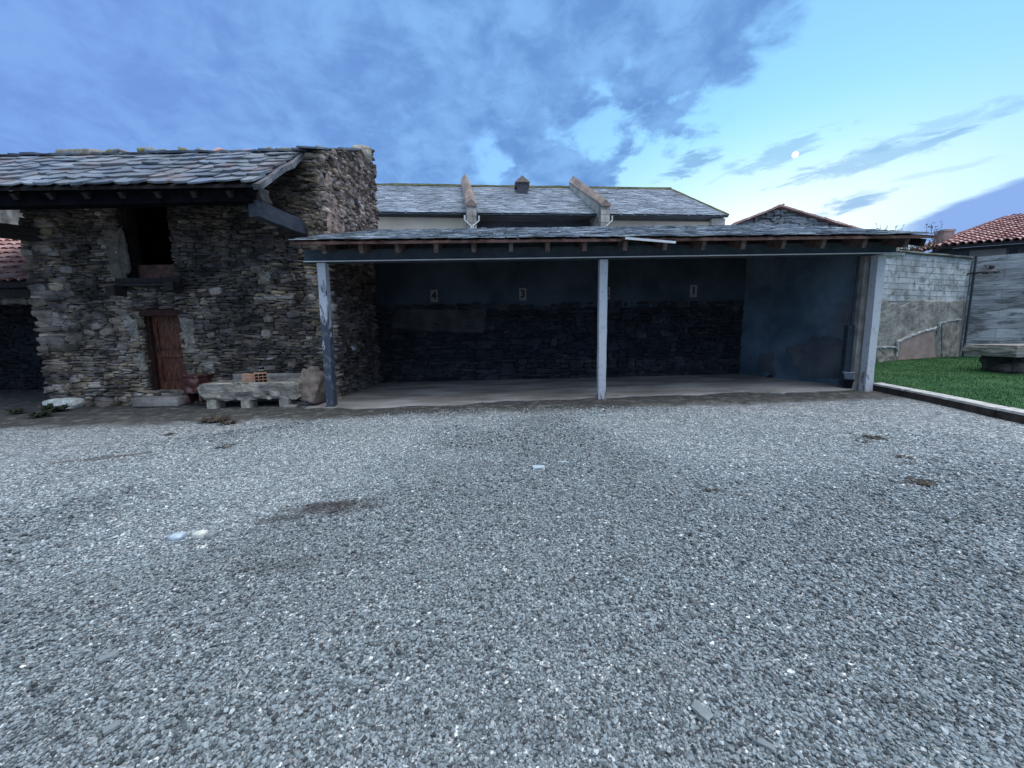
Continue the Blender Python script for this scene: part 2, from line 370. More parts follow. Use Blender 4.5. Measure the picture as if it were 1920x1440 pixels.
# gravel ground: pebble cells + dirt where the yard meets the buildings + stains with fixed shapes
def ground_mat():
    m = bpy.data.materials.new('gravel_ground'); m.use_nodes = True
    nt = m.node_tree; nt.nodes.clear(); q = G(nt)
    co = q.n('ShaderNodeTexCoord').outputs['Object']
    s = q.n('ShaderNodeSeparateXYZ'); q.put(s.inputs[0], co); X, Y, Z = s.outputs
    v = q.n('ShaderNodeTexVoronoi'); q.put(v.inputs['Vector'], co); v.inputs['Scale'].default_value = 55
    v2 = q.n('ShaderNodeTexVoronoi'); q.put(v2.inputs['Vector'], co); v2.inputs['Scale'].default_value = 22
    sv = q.n('ShaderNodeSeparateColor'); q.put(sv.inputs[0], v.outputs['Color'])
    sv2 = q.n('ShaderNodeSeparateColor'); q.put(sv2.inputs[0], v2.outputs['Color'])
    r = q.m('ADD', q.m('MULTIPLY', sv.outputs[0], .65), q.m('MULTIPLY', sv2.outputs[0], .35))
    c = q.ramp(r, [(0, (.03, .034, .036)), (.3, (.12, .135, .14)), (.52, (.27, .30, .31)), (.72, (.48, .515, .52)), (.88, (.90, .92, .90))])
    edge = q.ss(v.outputs['Distance'], .38, .62)
    c = q.mix(q.m('MULTIPLY', edge, .55), c, (.05, .05, .055))
    # broad compaction tone (wheel-tracked fine grit)
    big = q.noise(co, .35, 5, .55, .6)
    grit = q.noise(co, 120, 3, .6)
    c = q.mix(q.m('MULTIPLY', q.ss(big, .5, .68), .22), c, q.ramp(grit, [(.3, (.19, .20, .21)), (.7, (.40, .42, .44))]))
    c = q.mix(q.m('MULTIPLY', q.ss(q.noise(co, .8, 5, .6, .5), .55, .72), .35), c, (.13, .13, .13))
    def stain(x0, y0, rx, ry, th, amt, colr, lo=.25, hi=.7, ns=3.2):
        nonlocal c
        cc, s_ = math.cos(th), math.sin(th)
        u = q.m('SUBTRACT', X, x0); w = q.m('SUBTRACT', Y, y0)
        a = q.m('DIVIDE', q.m('ADD', q.m('MULTIPLY', u, cc), q.m('MULTIPLY', w, s_)), rx)
        b = q.m('DIVIDE', q.m('SUBTRACT', q.m('MULTIPLY', w, cc), q.m('MULTIPLY', u, s_)), ry)
        d = q.m('EXPONENT', q.m('MULTIPLY', q.m('ADD', q.m('MULTIPLY', a, a), q.m('MULTIPLY', b, b)), -1))
        k = q.m('MULTIPLY', d, q.ss(q.noise(co, ns, 7, .7, .4), .3, .7, .2, 1.5))
        c = q.mix(q.m('MULTIPLY', q.ss(k, lo, hi), amt), c, colr)
    STAINS(stain)
    # dirt and moss strip along the buildings
    wob = q.m('MULTIPLY', q.m('SUBTRACT', q.noise(co, 1.1, 6, .65, .3), .5), 1.5)
    front = q.m('ADD', q.m('MULTIPLY', X, .045), 7.85)
    e = q.m('SUBTRACT', q.m('ADD', Y, wob), front)
    dirt = q.ramp(q.noise(co, 5, 7, .7), [(.34, (.022, .021, .018)), (.5, (.055, .05, .043)), (.60, (.13, .12, .10)), (.72, (.30, .29, .26))])
    c = q.mix(q.m('MULTIPLY', q.m('MULTIPLY', q.ss(e, -.5, .15), q.ss(q.noise(co, 14, 6, .7), .25, .5, .55, 1.0)), .97), c, dirt)
    left = q.m('SUBTRACT', q.m('ADD', q.m('SUBTRACT', q.m('MULTIPLY', X, -.55), 5.2), q.m('MULTIPLY', wob, .8)), q.m('SUBTRACT', 9.3, Y))
    lm = q.m('MULTIPLY', q.ss(left, -.4, .9), q.ss(X, -6.5, -8.5))
    c = q.mix(q.m('MULTIPLY', lm, .6), c, dirt)
    b = q.n('ShaderNodeBsdfPrincipled'); q.put(b.inputs[0], c); b.inputs['Roughness'].default_value = .85
    bn = q.n('ShaderNodeBump'); bn.inputs['Strength'].default_value = .8; bn.inputs['Distance'].default_value = .012
    hh = q.m('SUBTRACT', 1.0, v.outputs['Distance'])
    q.put(bn.inputs['Height'], hh); q.put(b.inputs['Normal'], bn.outputs[0])
    o = q.n('ShaderNodeOutputMaterial'); nt.links.new(b.outputs[0], o.inputs[0])
    return m


def STAINS(st):
    def P(px, py, *a, **k):
        p = gpt(px, py); st(p.x, p.y, *a, **k)
    dk = (.045, .040, .036)
    P(620, 952, .46, .15, R(4), .8, dk)
    P(535, 972, .26, .09, R(10), .6, dk)
    P(520, 1060, .35, .12, R(0), .5, dk)
    P(350, 1060, 1.4, .35, R(12), .35, (.11, .12, .11))
    P(200, 858, .65, .10, R(20), .75, (.10, .045, .035))
    P(400, 790, .5, .12, R(0), .7, dk)
    P(1718, 905, .28, .06, 0, .8, (.07, .045, .04))
    P(1640, 822, .35, .07, 0, .6, dk)
    P(1690, 856, .35, .05, 0, .5, dk)
    P(1335, 921, .14, .04, 0, .7, (.08, .055, .05))
    P(720, 1040, .18, .05, 0, .6, (.08, .06, .05))
    P(770, 785, .7, .03, 0, .5, dk)
    P(1700, 1330, .16, .06, R(-20), .3, dk)
    
    P(1240, 1255, .3, .1, 0, .3, (.09, .09, .08))
M['ground'] = ground_mat()


def pebble_mat():
    m = bpy.data.materials.new('pebble_stone'); m.use_nodes = True
    nt = m.node_tree; nt.nodes.clear(); q = G(nt)
    a = q.n('ShaderNodeAttribute', attribute_name='pcol', attribute_type='INSTANCER')
    d = q.n('ShaderNodeAttribute', attribute_name='pdark', attribute_type='INSTANCER')
    co = q.n('ShaderNodeTexCoord').outputs['Object']
    c = q.ramp(a.outputs['Fac'], [(0, (.045, .05, .052)), (.15, (.13, .15, .155)), (.4, (.245, .28, .288)), (.66, (.345, .39, .395)), (.70, (.33, .285, .26)),
                                  (.745, (.44, .485, .48)), (.88, (.64, .68, .66)), (.97, (.80, .80, .76))])
    c = q.mix(d.outputs['Fac'], c, (.05, .043, .038))
    b = q.n('ShaderNodeBsdfPrincipled'); q.put(b.inputs[0], c); b.inputs['Roughness'].default_value = .7
    o = q.n('ShaderNodeOutputMaterial'); nt.links.new(b.outputs[0], o.inputs[0])
    return m
M['pebble'] = pebble_mat()


# ------------------------------------------------------------------ object helpers
def tag(o, label, cat, group=None):
    o['label'] = label; o['category'] = cat
    if group: o['group'] = group
    return o


def empty(name, loc, label, cat, group=None):
    o = bpy.data.objects.new(name, None); COL.objects.link(o)
    o.location = loc; o.empty_display_size = .2
    return tag(o, label, cat, group)


ROOTLOC = {}


class MB:
    def __init__(s): s.v = []; s.f = []; s.n = 0; s.t = []
    def add(s, verts, faces, tone=0.0):
        verts = np.asarray(verts, float).reshape(-1, 3)
        s.v.append(verts)
        s.f.extend([tuple(int(i) + s.n for i in f) for f in faces])
        s.t.append(np.full(len(verts), tone) if np.isscalar(tone) else np.asarray(tone, float))
        s.n += len(verts)
        return s
    def box(s, lo, hi, M_=None, tone=0.0):
        x0, y0, z0 = lo; x1, y1, z1 = hi
        v = np.array([(x0, y0, z0), (x1, y0, z0), (x1, y1, z0), (x0, y1, z0), (x0, y0, z1), (x1, y0, z1), (x1, y1, z1), (x0, y1, z1)])
        if M_ is not None: v = np.array([tuple(M_ @ Vector(p)) for p in v])
        return s.add(v, [(0, 3, 2, 1), (4, 5, 6, 7), (0, 1, 5, 4), (1, 2, 6, 5), (2, 3, 7, 6), (3, 0, 4, 7)], tone)
    def hexa(s, p8):
        return s.add(p8, [(0, 3, 2, 1), (4, 5, 6, 7), (0, 1, 5, 4), (1, 2, 6, 5), (2, 3, 7, 6), (3, 0, 4, 7)])
    def beam(s, a, b, w, h, jit=0.0, seg=1, up=(0, 0, 1)):
        """rectangular bar from a to b (w across, h in the up direction), optionally slightly uneven"""
        a = Vector(a); b = Vector(b); d = (b - a).normalized(); sd = d.cross(Vector(up)).normalized(); u = sd.cross(d).normalized()
        vs_ = []
        for k in range(seg + 1):
            c = a.lerp(b, k / seg)
            for (i, j) in ((-1, -1), (1, -1), (1, 1), (-1, 1)):
                vs_.append(c + sd * (i * w / 2 + random.uniform(-jit, jit)) + u * (j * h / 2 + random.uniform(-jit, jit)))
        f = [(3, 2, 1, 0), tuple(4 * seg + i for i in range(4))]
        for k in range(seg):
            for i in range(4):
                f.append((4 * k + i, 4 * k + (i + 1) % 4, 4 * k + 4 + (i + 1) % 4, 4 * k + 4 + i))
        return s.add([tuple(p) for p in vs_], f)
    def tube(s, pts, r, n=8, r2=None):
        pts = [Vector(p) for p in pts]; vs_ = []; f = []
        for k, p in enumerate(pts):
            d = (pts[min(k + 1, len(pts) - 1)] - pts[max(k - 1, 0)]).normalized()
            a = d.orthogonal().normalized() if k == 0 else (a - d * a.dot(d)).normalized()
            b = d.cross(a)
            rr = r if r2 is None else r + (r2 - r) * k / (len(pts) - 1)
            for i in range(n):
                t = 2 * math.pi * i / n
                vs_.append(tuple(p + a * math.cos(t) * rr + b * math.sin(t) * rr))
        for k in range(len(pts) - 1):
            for i in range(n):
                f.append((k * n + i, k * n + (i + 1) % n, (k + 1) * n + (i + 1) % n, (k + 1) * n + i))
        f.append(tuple(range(n))[::-1]); f.append(tuple((len(pts) - 1) * n + i for i in range(n)))
        return s.add(vs_, f)
    def prism(s, pts, ext):
        """closed polygon pts extruded by vector ext"""
        n = len(pts); P = [Vector(p) for p in pts]; Q = [p + Vector(ext) for p in P]
        f = [tuple(range(n)), tuple(range(2 * n - 1, n - 1, -1))]
        for i in range(n): f.append((i, n + i, n + (i + 1) % n, (i + 1) % n)[::-1])
        return s.add([tuple(p) for p in P + Q], f)
    def build(s, name, m, parent=None, smooth=False, origin=None, kind=None):
        V = np.concatenate(s.v); T = np.concatenate(s.t)
        if parent is not None:
            off = np.array(parent_loc(parent)); 
        else:
            off = np.array(origin) if origin is not None else np.array([(V[:, 0].min() + V[:, 0].max()) / 2, (V[:, 1].min() + V[:, 1].max()) / 2, V[:, 2].min()])
        me = bpy.data.meshes.new(name)
        me.from_pydata([tuple(p) for p in (V - off)], [], s.f)
        a = me.attributes.new('tone', 'FLOAT', 'POINT'); a.data.foreach_set('value', T.astype(np.float32))
        me.validate(); me.update()
        if smooth: me.polygons.foreach_set('use_smooth', [True] * len(me.polygons))
        me.materials.append(m)
        o = bpy.data.objects.new(name, me); COL.objects.link(o)
        if parent is not None: o.parent = parent
        else: o.location = off
        if kind: o['kind'] = kind
        return o


def parent_loc(o):
    l = Vector(o.location)
    while o.parent: o = o.parent; l += Vector(o.location)
    return l


# rounded stone template (surface of a 3x3x3 lattice)
_g = [(x, y, z) for x in (-1, 0, 1) for y in (-1, 0, 1) for z in (-1, 0, 1) if (x, y, z) != (0, 0, 0)]
_idx = {p: i for i, p in enumerate(_g)}
STV = np.array(_g, float)
_ln = np.linalg.norm(STV, axis=1, keepdims=True)
STF = []
for ax in range(3):
    o1, o2 = [a for a in range(3) if a != ax]
    for sg in (-1, 1):
        for i in (-1, 0):
            for j in (-1, 0):
                q_ = []
                for (a, b) in ((i, j), (i + 1, j), (i + 1, j + 1), (i, j + 1)):
                    p = [0, 0, 0]; p[ax] = sg; p[o1] = a; p[o2] = b; q_.append(_idx[tuple(p)])
                if (sg > 0) != (ax == 1): q_ = q_
                else: q_ = q_[::-1]
                STF.append(tuple(q_))
STF_A = np.array(STF)


def stone_wall(mb, origin, U, N, z0, z1, ulim, holes=(), ch=(.04, .10), cl=(.12, .42), depth=.09, jit=.15, round_=.5,
               tonef=None, wave=.10, tilt=.12, big=0.06):
    """dry-laid rubble: every stone is its own rounded block, laid in wavering courses"""
    origin = np.array(origin, float); U = np.array(U, float); N = np.array(N, float)
    cu, cz, hl, hh, hd, tn = [], [], [], [], [], []
    z = z0
    while z < z1:
        h = rng.uniform(*ch)
        if rng.random() < .12: h *= 1.5
        a, b = ulim(z + h / 2)
        spans = [(a, b)]
        for (ha, hb, hza, hzb) in holes:
            if hza - h * .3 < z + h / 2 < hzb + h * .3:
                ns = []
                for (p, q_) in spans:
                    if hb <= p or ha >= q_: ns.append((p, q_)); continue
                    if p < ha: ns.append((p, ha))
                    if q_ > hb: ns.append((hb, q_))
                spans = ns
        for (p, q_) in spans:
            u = p
            while u < q_ - .02:
                hsave = h
                l = rng.uniform(*cl) * (1.0 if rng.random() > .25 else .5)
                if q_ - (u + l) < cl[0] * .5: l = q_ - u
                l = min(l, q_ - u)
                k = h * rng.uniform(.75, 1.1)
                if rng.random() < big: k = h * 1.7
                if rng.random() < .22 and h > .055:
                    sp_ = rng.uniform(.35, .65)
                    for (zo, hk) in ((h * sp_ / 2, h * sp_), (h * (1 + sp_) / 2, h * (1 - sp_))):
                        cu.append(u + l / 2 + rng.uniform(-.02, .02)); cz.append(z + zo); hl.append(l / 2 * rng.uniform(.85, 1.1)); hh.append(hk / 2 * 1.05); hd.append(depth * rng.uniform(.5, 1.3))
                else:
                    cu.append(u + l / 2); cz.append(z + h / 2 + rng.uniform(-.18, .18) * h)
                    hl.append(l / 2 * rng.uniform(.92, 1.12)); hh.append(k / 2 * 1.08); hd.append(depth * rng.uniform(.5, 1.3))
                u += l
        z += h
    cu, cz, hl, hh, hd = map(np.array, (cu, cz, hl, hh, hd))
    n = len(cu)
    wz = (vnoise(np.stack([cu * .9, cz * 1.3, np.full(n, origin.sum())], -1)) - .5) * 2 * wave
    edge = np.minimum(1, np.minimum(cz - z0, z1 - cz) / .3 + .2)
    cz = cz + wz * edge
    if tonef is not None: tn = np.clip(tonef(cu, cz), 0, 1)
    else: tn = np.zeros(n)
    base = STV * (1 - round_) + STV / _ln * 1.18 * round_
    P = np.repeat(base[None], n, 0) + rng.uniform(-jit, jit, (n, len(base), 3))
    tap = rng.uniform(-.6, .6, n)
    P[:, :, 2] *= (1 + tap[:, None] * P[:, :, 0] * .6)
    L = P[:, :, 0] * hl[:, None]
    H = P[:, :, 2] * hh[:, None]
    th = rng.uniform(-tilt, tilt, n)[:, None]
    uu = cu[:, None] + L - H * th
    zz = cz[:, None] + H + L * th
    dd = P[:, :, 1] * hd[:, None]
    V = origin[None, None] + uu[..., None] * U + dd[..., None] * N
    V[..., 2] += zz
    k = len(base)
    F = (STF_A[None] + (np.arange(n) * k)[:, None, None]).reshape(-1, 4)
    off = mb.n
    mb.v.append(V.reshape(-1, 3)); mb.f.extend([tuple(r) for r in (F + off).tolist()])
    mb.t.append(np.repeat(tn, k)); mb.n += n * k


def slates(mb, A, B, C, D, rows, wmin, wmax, th=.02, lift=.02, jit=.25, drop=1.35, xc=None):
    """A,B eave left/right, C,D ridge right/left (Vectors). Overlapping irregular slabs."""
    A, B, C, D = map(lambda p: np.array(p, float), (A, B, C, D))
    nrm = np.cross(B - A, D - A); nrm /= np.linalg.norm(nrm)
    if nrm[2] < 0: nrm = -nrm
    def S(u, v): return (A * (1 - u) + B * u) * (1 - v) + (D * (1 - u) + C * u) * v
    for r in range(rows - 1, -1, -1) if False else range(rows):
        v0 = r / rows
        Wd = np.linalg.norm(S(1, v0) - S(0, v0)); u = -random.random() * .5 * wmin / Wd
        dv = 1 / rows
        while u < 1:
            w = random.uniform(wmin, wmax) / Wd
            ua, ub = max(u + .004 / Wd, 0), min(u + w - .004 / Wd, 1)
            if ub - ua > .2 * wmin / Wd:
                lo = v0 - dv * random.uniform(0, jit)
                lo2 = v0 - dv * random.uniform(0, jit)
                hi = min(v0 + dv * drop, 1.0)
                l0 = lift * random.uniform(.7, 1.4); l1 = lift * random.uniform(.7, 1.4)
                um = (ua + ub) / 2
                e = (ub - ua) * .12 * random.random()
                b0 = [S(ua + e * random.random(), lo + dv * .15 * random.random()) + nrm * l0, S(um, (lo + lo2) / 2 - dv * .08 * random.random()) + nrm * (l0 + l1) / 2,
                      S(ub - e * random.random(), lo2 + dv * .15 * random.random()) + nrm * l1,
                      S(ub, hi) + nrm * .004, S(ua, hi) + nrm * .004]
                t = th * random.uniform(.7, 1.5)
                top = [p + nrm * t for p in b0]
                mb.add(b0 + top, [(4, 3, 2, 1, 0), (5, 6, 7, 8, 9), (0, 1, 6, 5), (1, 2, 7, 6), (2, 3, 8, 7), (3, 4, 9, 8), (4, 0, 5, 9)])
            u += w


def barrel_tiles(mb, A, B, C, D, pitch=.22, course=.36, r=.10):
    A, B, C, D = map(lambda p: np.array(p, float), (A, B, C, D))
    nrm = np.cross(B - A, D - A); nrm /= np.linalg.norm(nrm)
    if nrm[2] < 0: nrm = -nrm
    Wd = np.linalg.norm(B - A); H = np.linalg.norm(D - A)
    nc, nr = int(Wd / pitch), int(H / course)
    U = (B - A) / Wd
    def S(u, v): return (A * (1 - u) + B * u) * (1 - v) + (D * (1 - u) + C * u) * v
    for c in range(nc):
        u = (c + .5) / nc
        for k in range(nr):
            j = random.uniform(-.03, .03)
            v0, v1 = (k - .12 + j) / nr, min((k + 1.05) / nr, 1)
            p0, p1 = S(u, v0) + nrm * (.035 + random.uniform(0, .015)), S(u, v1) + nrm * .0
            vs_, n = [], 7
            for (p, rr) in ((p0, r * 1.05), (p1, r * .85)):
                for i in range(n):
                    t = math.pi * i / (n - 1)
                    vs_.append(p - U * math.cos(t) * rr + nrm * math.sin(t) * rr * .75)
                for i in range(n):
                    t = math.pi * i / (n - 1)
                    vs_.append(p - U * math.cos(t) * (rr - .014) + nrm * math.sin(t) * (rr - .014) * .75)
            f = []
            for i in range(n - 1):
                f += [(i, i + 1, 2 * n + i + 1, 2 * n + i), (n + i + 1, n + i, 3 * n + i, 3 * n + i + 1), (i + 1, i, n + i, n + i + 1),
                      (2 * n + i, 2 * n + i + 1, 3 * n + i + 1, 3 * n + i)]
            mb.add(vs_, f)


def patch(mb, origin, U, N, pts, off=.09, th=.03, tone=0, nseg=9, rag=.06, relief=1.0):
    """ragged plate of plaster: polygon (u,z) with roughened outline"""
    origin = np.array(origin, float); U = np.array(U, float); N = np.array(N, float)
    out = []
    m = len(pts)
    for i in range(m):
        a = np.array(pts[i]); b = np.array(pts[(i + 1) % m])
        for k in range(nseg):
            p = a + (b - a) * k / nseg
            sd = rng.random(2)
            nz = np.array([fbm(np.array([p[0] * 6 + 5, p[1] * 6 + 8, 2.2]), 4), fbm(np.array([p[0] * 6 + 25, p[1] * 6 + 3, 7.2]), 4)]) - .5
            p = p + nz * rag * 5 + (sd - .5) * rag * .8
            out.append(p)
    n = len(out)
    c = np.mean(out, 0)
    def W3(p, d): return origin + U * p[0] + np.array([0, 0, p[1]]) + N * d
    vs_ = [W3(p, off - th) for p in out] + [W3(c + (p - c) * .93, off + relief * rng.uniform(-.008, .008)) for p in out] + \
          [W3(c + (p - c) * .5, off + relief * rng.uniform(-.015, .015)) for p in out] + [W3(c, off)]
    f = []
    for i in range(n):
        j = (i + 1) % n
        f += [(i, j, n + j, n + i), (n + i, n + j, 2 * n + j, 2 * n + i), (2 * n + i, 2 * n + j, 3 * n)]
    mb.add(vs_, f, tone)


def lump(size, seed=0, cuts=8, amp=.12, rnd=.5, rot=(0, 0, 0), loc=(0, 0, 0), freq=1.6):
    """boulder-like closed mesh: subdivided cube partly rounded, displaced by noise"""
    n = cuts; idx = {}; V = []; F = []
    def vid(p):
        k = tuple(np.round(p, 5))
        if k not in idx: idx[k] = len(V); V.append(p)
        return idx[k]
    for ax in range(3):
        o1, o2 = [a for a in range(3) if a != ax]
        for sg in (-1, 1):
            for i in range(n):
                for j in range(n):
                    q_ = []
                    for (a, b) in ((i, j), (i + 1, j), (i + 1, j + 1), (i, j + 1)):
                        p = [0, 0, 0]; p[ax] = sg; p[o1] = -1 + 2 * a / n; p[o2] = -1 + 2 * b / n
                        q_.append(vid(tuple(p)))
                    if (sg > 0) == (ax == 1): q_ = q_[::-1]
                    F.append(tuple(q_))
    V = np.array(V, float)
    ln = np.linalg.norm(V, axis=1, keepdims=True)
    V = V * (1 - rnd) + V / ln * 1.15 * rnd
    nz = fbm(V * freq + seed * 7.7 + 20, 4) - .5
    nz2 = fbm(V * freq * 3 + seed * 3.1 + 9, 3) - .5
    V = V * (1 + amp * 2 * nz[:, None] + amp * .6 * nz2[:, None])
    V = V * np.array(size) / 2
    from mathutils import Euler
    Rm = np.array(Euler(rot).to_matrix())
    return V @ Rm.T + np.array(loc), F


def struct(o): o['kind'] = 'structure'; return o


# ================================================================== GROUND
def axis(lo, hi, fine_lo, fine_hi, step):
    a = list(np.arange(fine_lo, fine_hi + 1e-6, step))
    x = fine_lo; s = step
    pre = []
    while x > lo: s *= 1.5; x -= s; pre.append(max(x, lo))
    x = fine_hi; s = step; post = []
    while x < hi: s *= 1.5; x += s; post.append(min(x, hi))
    return np.array(pre[::-1] + a + post)


gx = axis(-600, 600, -12, 14, .12); gy = axis(-300, 900, -2, 10, .12)
XX, YY = np.meshgrid(gx, gy)
ZZ = gz(XX, YY)
V = np.stack([XX, YY, ZZ], -1).reshape(-1, 3)
nx, ny = len(gx), len(gy)
ii = (np.arange(ny - 1)[:, None] * nx + np.arange(nx - 1)[None]).reshape(-1)
F = np.stack([ii, ii + 1, ii + nx + 1, ii + nx], -1).tolist()
mb = MB(); mb.add(V, F)
struct(mb.build('ground', M['ground'], smooth=True, origin=(0, 0, 0)))

# gravel pebbles (uncountable): one object, points instanced by geometry nodes
def build_gravel():
    rs = []
    rings = [(.55, 1.6, 15000, .0080), (1.6, 2.6, 12500, .0084), (2.6, 3.8, 8500, .0093), (3.8, 5.2, 5000, .0108), (5.2, 7.0, 2400, .0135), (7.0, 8.3, 1200, .015)]
    for (r0, r1, dens, size) in rings:
        A0, A1 = R(-66), R(66)
        area = (A1 - A0) / 2 * (r1 ** 2 - r0 ** 2)
        n = int(area * dens)
        r = np.sqrt(rng.uniform(r0 ** 2, r1 ** 2, n)); a = rng.uniform(A0, A1, n)
        rs.append(np.stack([r * np.sin(a), r * np.cos(a), np.full(n, size)], -1))
    P = np.concatenate(rs)
    k = (P[:, 0] < 7.55 + (P[:, 1] - 5.9) * .15) & (P[:, 1] < 7.35 + .045 * P[:, 0] + 1.1 * rng.random(len(P)) ** 2 + 1.2 * (fbm(np.stack([P[:, 0] * 1.1, P[:, 1] * 1.1, 0 * P[:, 0] + 8], -1), 3) - .5)) & (P[:, 0] > -11)
    P = P[k]
    n = len(P)
    sz = P[:, 2] * np.exp(np.clip(rng.normal(0, .36, n), -1, .75))
    cl = fbm(np.stack([P[:, 0] * 1.3, P[:, 1] * 1.3, 0 * P[:, 0]], -1), 3)
    fine = fbm(np.stack([P[:, 0] * .4 + 9, P[:, 1] * .6 + 4, 0 * P[:, 0] + 5], -1), 3)
    sz *= .72 + .6 * cl
    sz *= np.where(fine > .56, .72, 1.0)
    z = gz(P[:, 0], P[:, 1]) + sz * rng.uniform(-.15, .65, n)
    me = bpy.data.meshes.new('gravel')
    me.vertices.add(n)
    co = np.stack([P[:, 0], P[:, 1], z], -1)
    me.vertices.foreach_set('co', co.reshape(-1).astype(np.float32))
    def attr(nm, t, arr, fld):
        a = me.attributes.new(nm, t, 'POINT'); a.data.foreach_set(fld, arr.astype(np.float32).reshape(-1))
    attr('psize', 'FLOAT_VECTOR', np.stack([sz * rng.uniform(.85, 1.45, n), sz * rng.uniform(.75, 1.0, n), sz * rng.uniform(.45, .85, n)], -1), 'vector')
    tilt = np.stack([rng.normal(0, .28, n), rng.normal(0, .28, n), rng.uniform(0, 6.28, n)], -1)
    attr('prot', 'FLOAT_VECTOR', tilt, 'vector')
    pc = np.clip(rng.beta(1.9, 2.4, n) * .95 + np.clip((fine - .5) * 1.2, -.12, .14), 0, .93)
    pc = np.where(rng.random(n) < .004, 1.0, pc)
    attr('pcol', 'FLOAT', pc, 'value')
    dk = np.zeros(n)
    for (px, py, rx, ry, th, amt) in ((620, 952, .46, .15, R(4), .85), (535, 972, .26, .09, R(10), .6), (520, 1060, .3, .1, 0, .3),
                                      (1718, 905, .28, .06, 0, .8), (1640, 822, .35, .07, 0, .6), (1335, 921, .14, .04, 0, .8),
                                      (200, 858, .65, .1, R(20), .6), (1700, 1330, .14, .05, R(-20), .35), (1890, 1080, .2, .12, R(-20), .3),
                                      (1180, 1060, .15, .04, 0, .3), (1500, 1220, .1, .04, 0, .25), (1240, 1255, .12, .04, 0, .3)):
        c = gpt(px, py); u = co[:, 0] - c.x; w = co[:, 1] - c.y
        a = (u * math.cos(th) + w * math.sin(th)) / rx; b = (w * math.cos(th) - u * math.sin(th)) / ry
        e = np.exp(-(a * a + b * b)) * (.4 + 1.1 * fbm(np.stack([co[:, 0] * 11, co[:, 1] * 11, co[:, 0] * 0], -1), 4) * 1.3 - .25)
        dk = np.maximum(dk, np.clip((e - .2) * 2.2, 0, 1) * amt)
    attr('pdark', 'FLOAT', dk, 'value')
    o = bpy.data.objects.new('gravel', me); COL.objects.link(o)
    ng = bpy.data.node_groups.new('pebbles', 'GeometryNodeTree')
    ng.interface.new_socket('Geometry', in_out='INPUT', socket_type='NodeSocketGeometry')
    ng.interface.new_socket('Geometry', in_out='OUTPUT', socket_type='NodeSocketGeometry')
    q = G(ng)
    gi = q.n('NodeGroupInput'); go = q.n('NodeGroupOutput')
    ico = q.n('GeometryNodeMeshIcoSphere'); ico.inputs['Radius'].default_value = .62; ico.inputs['Subdivisions'].default_value = 2
    nz = q.n('ShaderNodeTexNoise'); nz.inputs['Scale'].default_value = 1.6; nz.inputs['Detail'].default_value = 1
    sub = q.n('ShaderNodeVectorMath', operation='SUBTRACT'); q.put(sub.inputs[0], nz.outputs['Color']); sub.inputs[1].default_value = (.5, .5, .5)
    mul = q.n('ShaderNodeVectorMath', operation='MULTIPLY'); q.put(mul.inputs[0], sub.outputs[0]); mul.inputs[1].default_value = (.9, .9, .9)
    spn = q.n('GeometryNodeSetPosition'); q.put(spn.inputs['Geometry'], ico.outputs['Mesh']); q.put(spn.inputs['Offset'], mul.outputs[0])
    sm = q.n('GeometryNodeSetMaterial'); q.put(sm.inputs['Geometry'], spn.outputs[0]); sm.inputs['Material'].default_value = M['pebble']
    ip = q.n('GeometryNodeInstanceOnPoints')
    q.put(ip.inputs['Points'], gi.outputs[0]); q.put(ip.inputs['Instance'], sm.outputs[0])
    def named(nm):
        a = q.n('GeometryNodeInputNamedAttribute', data_type='FLOAT_VECTOR'); a.inputs['Name'].default_value = nm; return a.outputs['Attribute']
    q.put(ip.inputs['Rotation'], named('prot')); q.put(ip.inputs['Scale'], named('psize'))
    ng.links.new(ip.outputs[0], go.inputs[0])
    md = o.modifiers.new('pebbles', 'NODES'); md.node_group = ng
    o['kind'] = 'stuff'
    tag(o, 'grey blue pebble gravel covering the yard', 'gravel')
    me.materials.append(M['pebble'])
    return n
print('pebbles', build_gravel())

# ================================================================== STONE BARN
YB = 9.9                                   # front face
XR = -4.65                                 # right corner
XL = at(92, 700, YB).x
def zat(px, py, Y): return at(px, py, Y).z
barn = empty('stone_barn', ((XL + XR) / 2, YB, -.1),
             'tall dark rubble stone barn with slate roof and closed brown door', 'barn')
dA, dB = at(287, 735, YB), at(348, 735, YB)
door = (dA.x - .03, dB.x + .12, dA.z, zat(270, 583, YB))
lA, lB = at(240, 520, YB), at(330, 520, YB)
loft = (lA.x - .08, lB.x + .02, zat(240, 531, YB), 5.55)
PATCHES = ([(190, 425), (228, 425), (243, 500), (238, 535), (208, 520)], [(338, 595), (360, 598), (365, 640), (364, 663), (352, 660)],
           [(227, 590), (256, 598), (262, 640), (244, 628), (232, 612)], [(248, 665), (268, 658), (274, 695), (258, 692)],
           [(357, 556), (366, 560), (386, 586), (379, 587)], [(378, 676), (396, 678), (402, 700), (386, 702)],
           [(226, 540), (246, 545), (241, 572), (230, 568)])
SPLASHES = ([(480, 554), (500, 557), (548, 553), (556, 546), (550, 560), (505, 562)], [(484, 512), (500, 504), (512, 512), (508, 522), (496, 526)],
           [(376, 655), (392, 660), (388, 668)], [(543, 510), (554, 518), (558, 530), (549, 524)])
_reg = []
for pp in PATCHES + SPLASHES:
    q_ = [(at(x, y, YB - .1).x, at(x, y, YB - .1).z) for x, y in pp]
    _reg.append((sum(a for a, b in q_) / len(q_), sum(b for a, b in q_) / len(q_), max(a for a, b in q_) - min(a for a, b in q_), max(b for a, b in q_) - min(b for a, b in q_)))
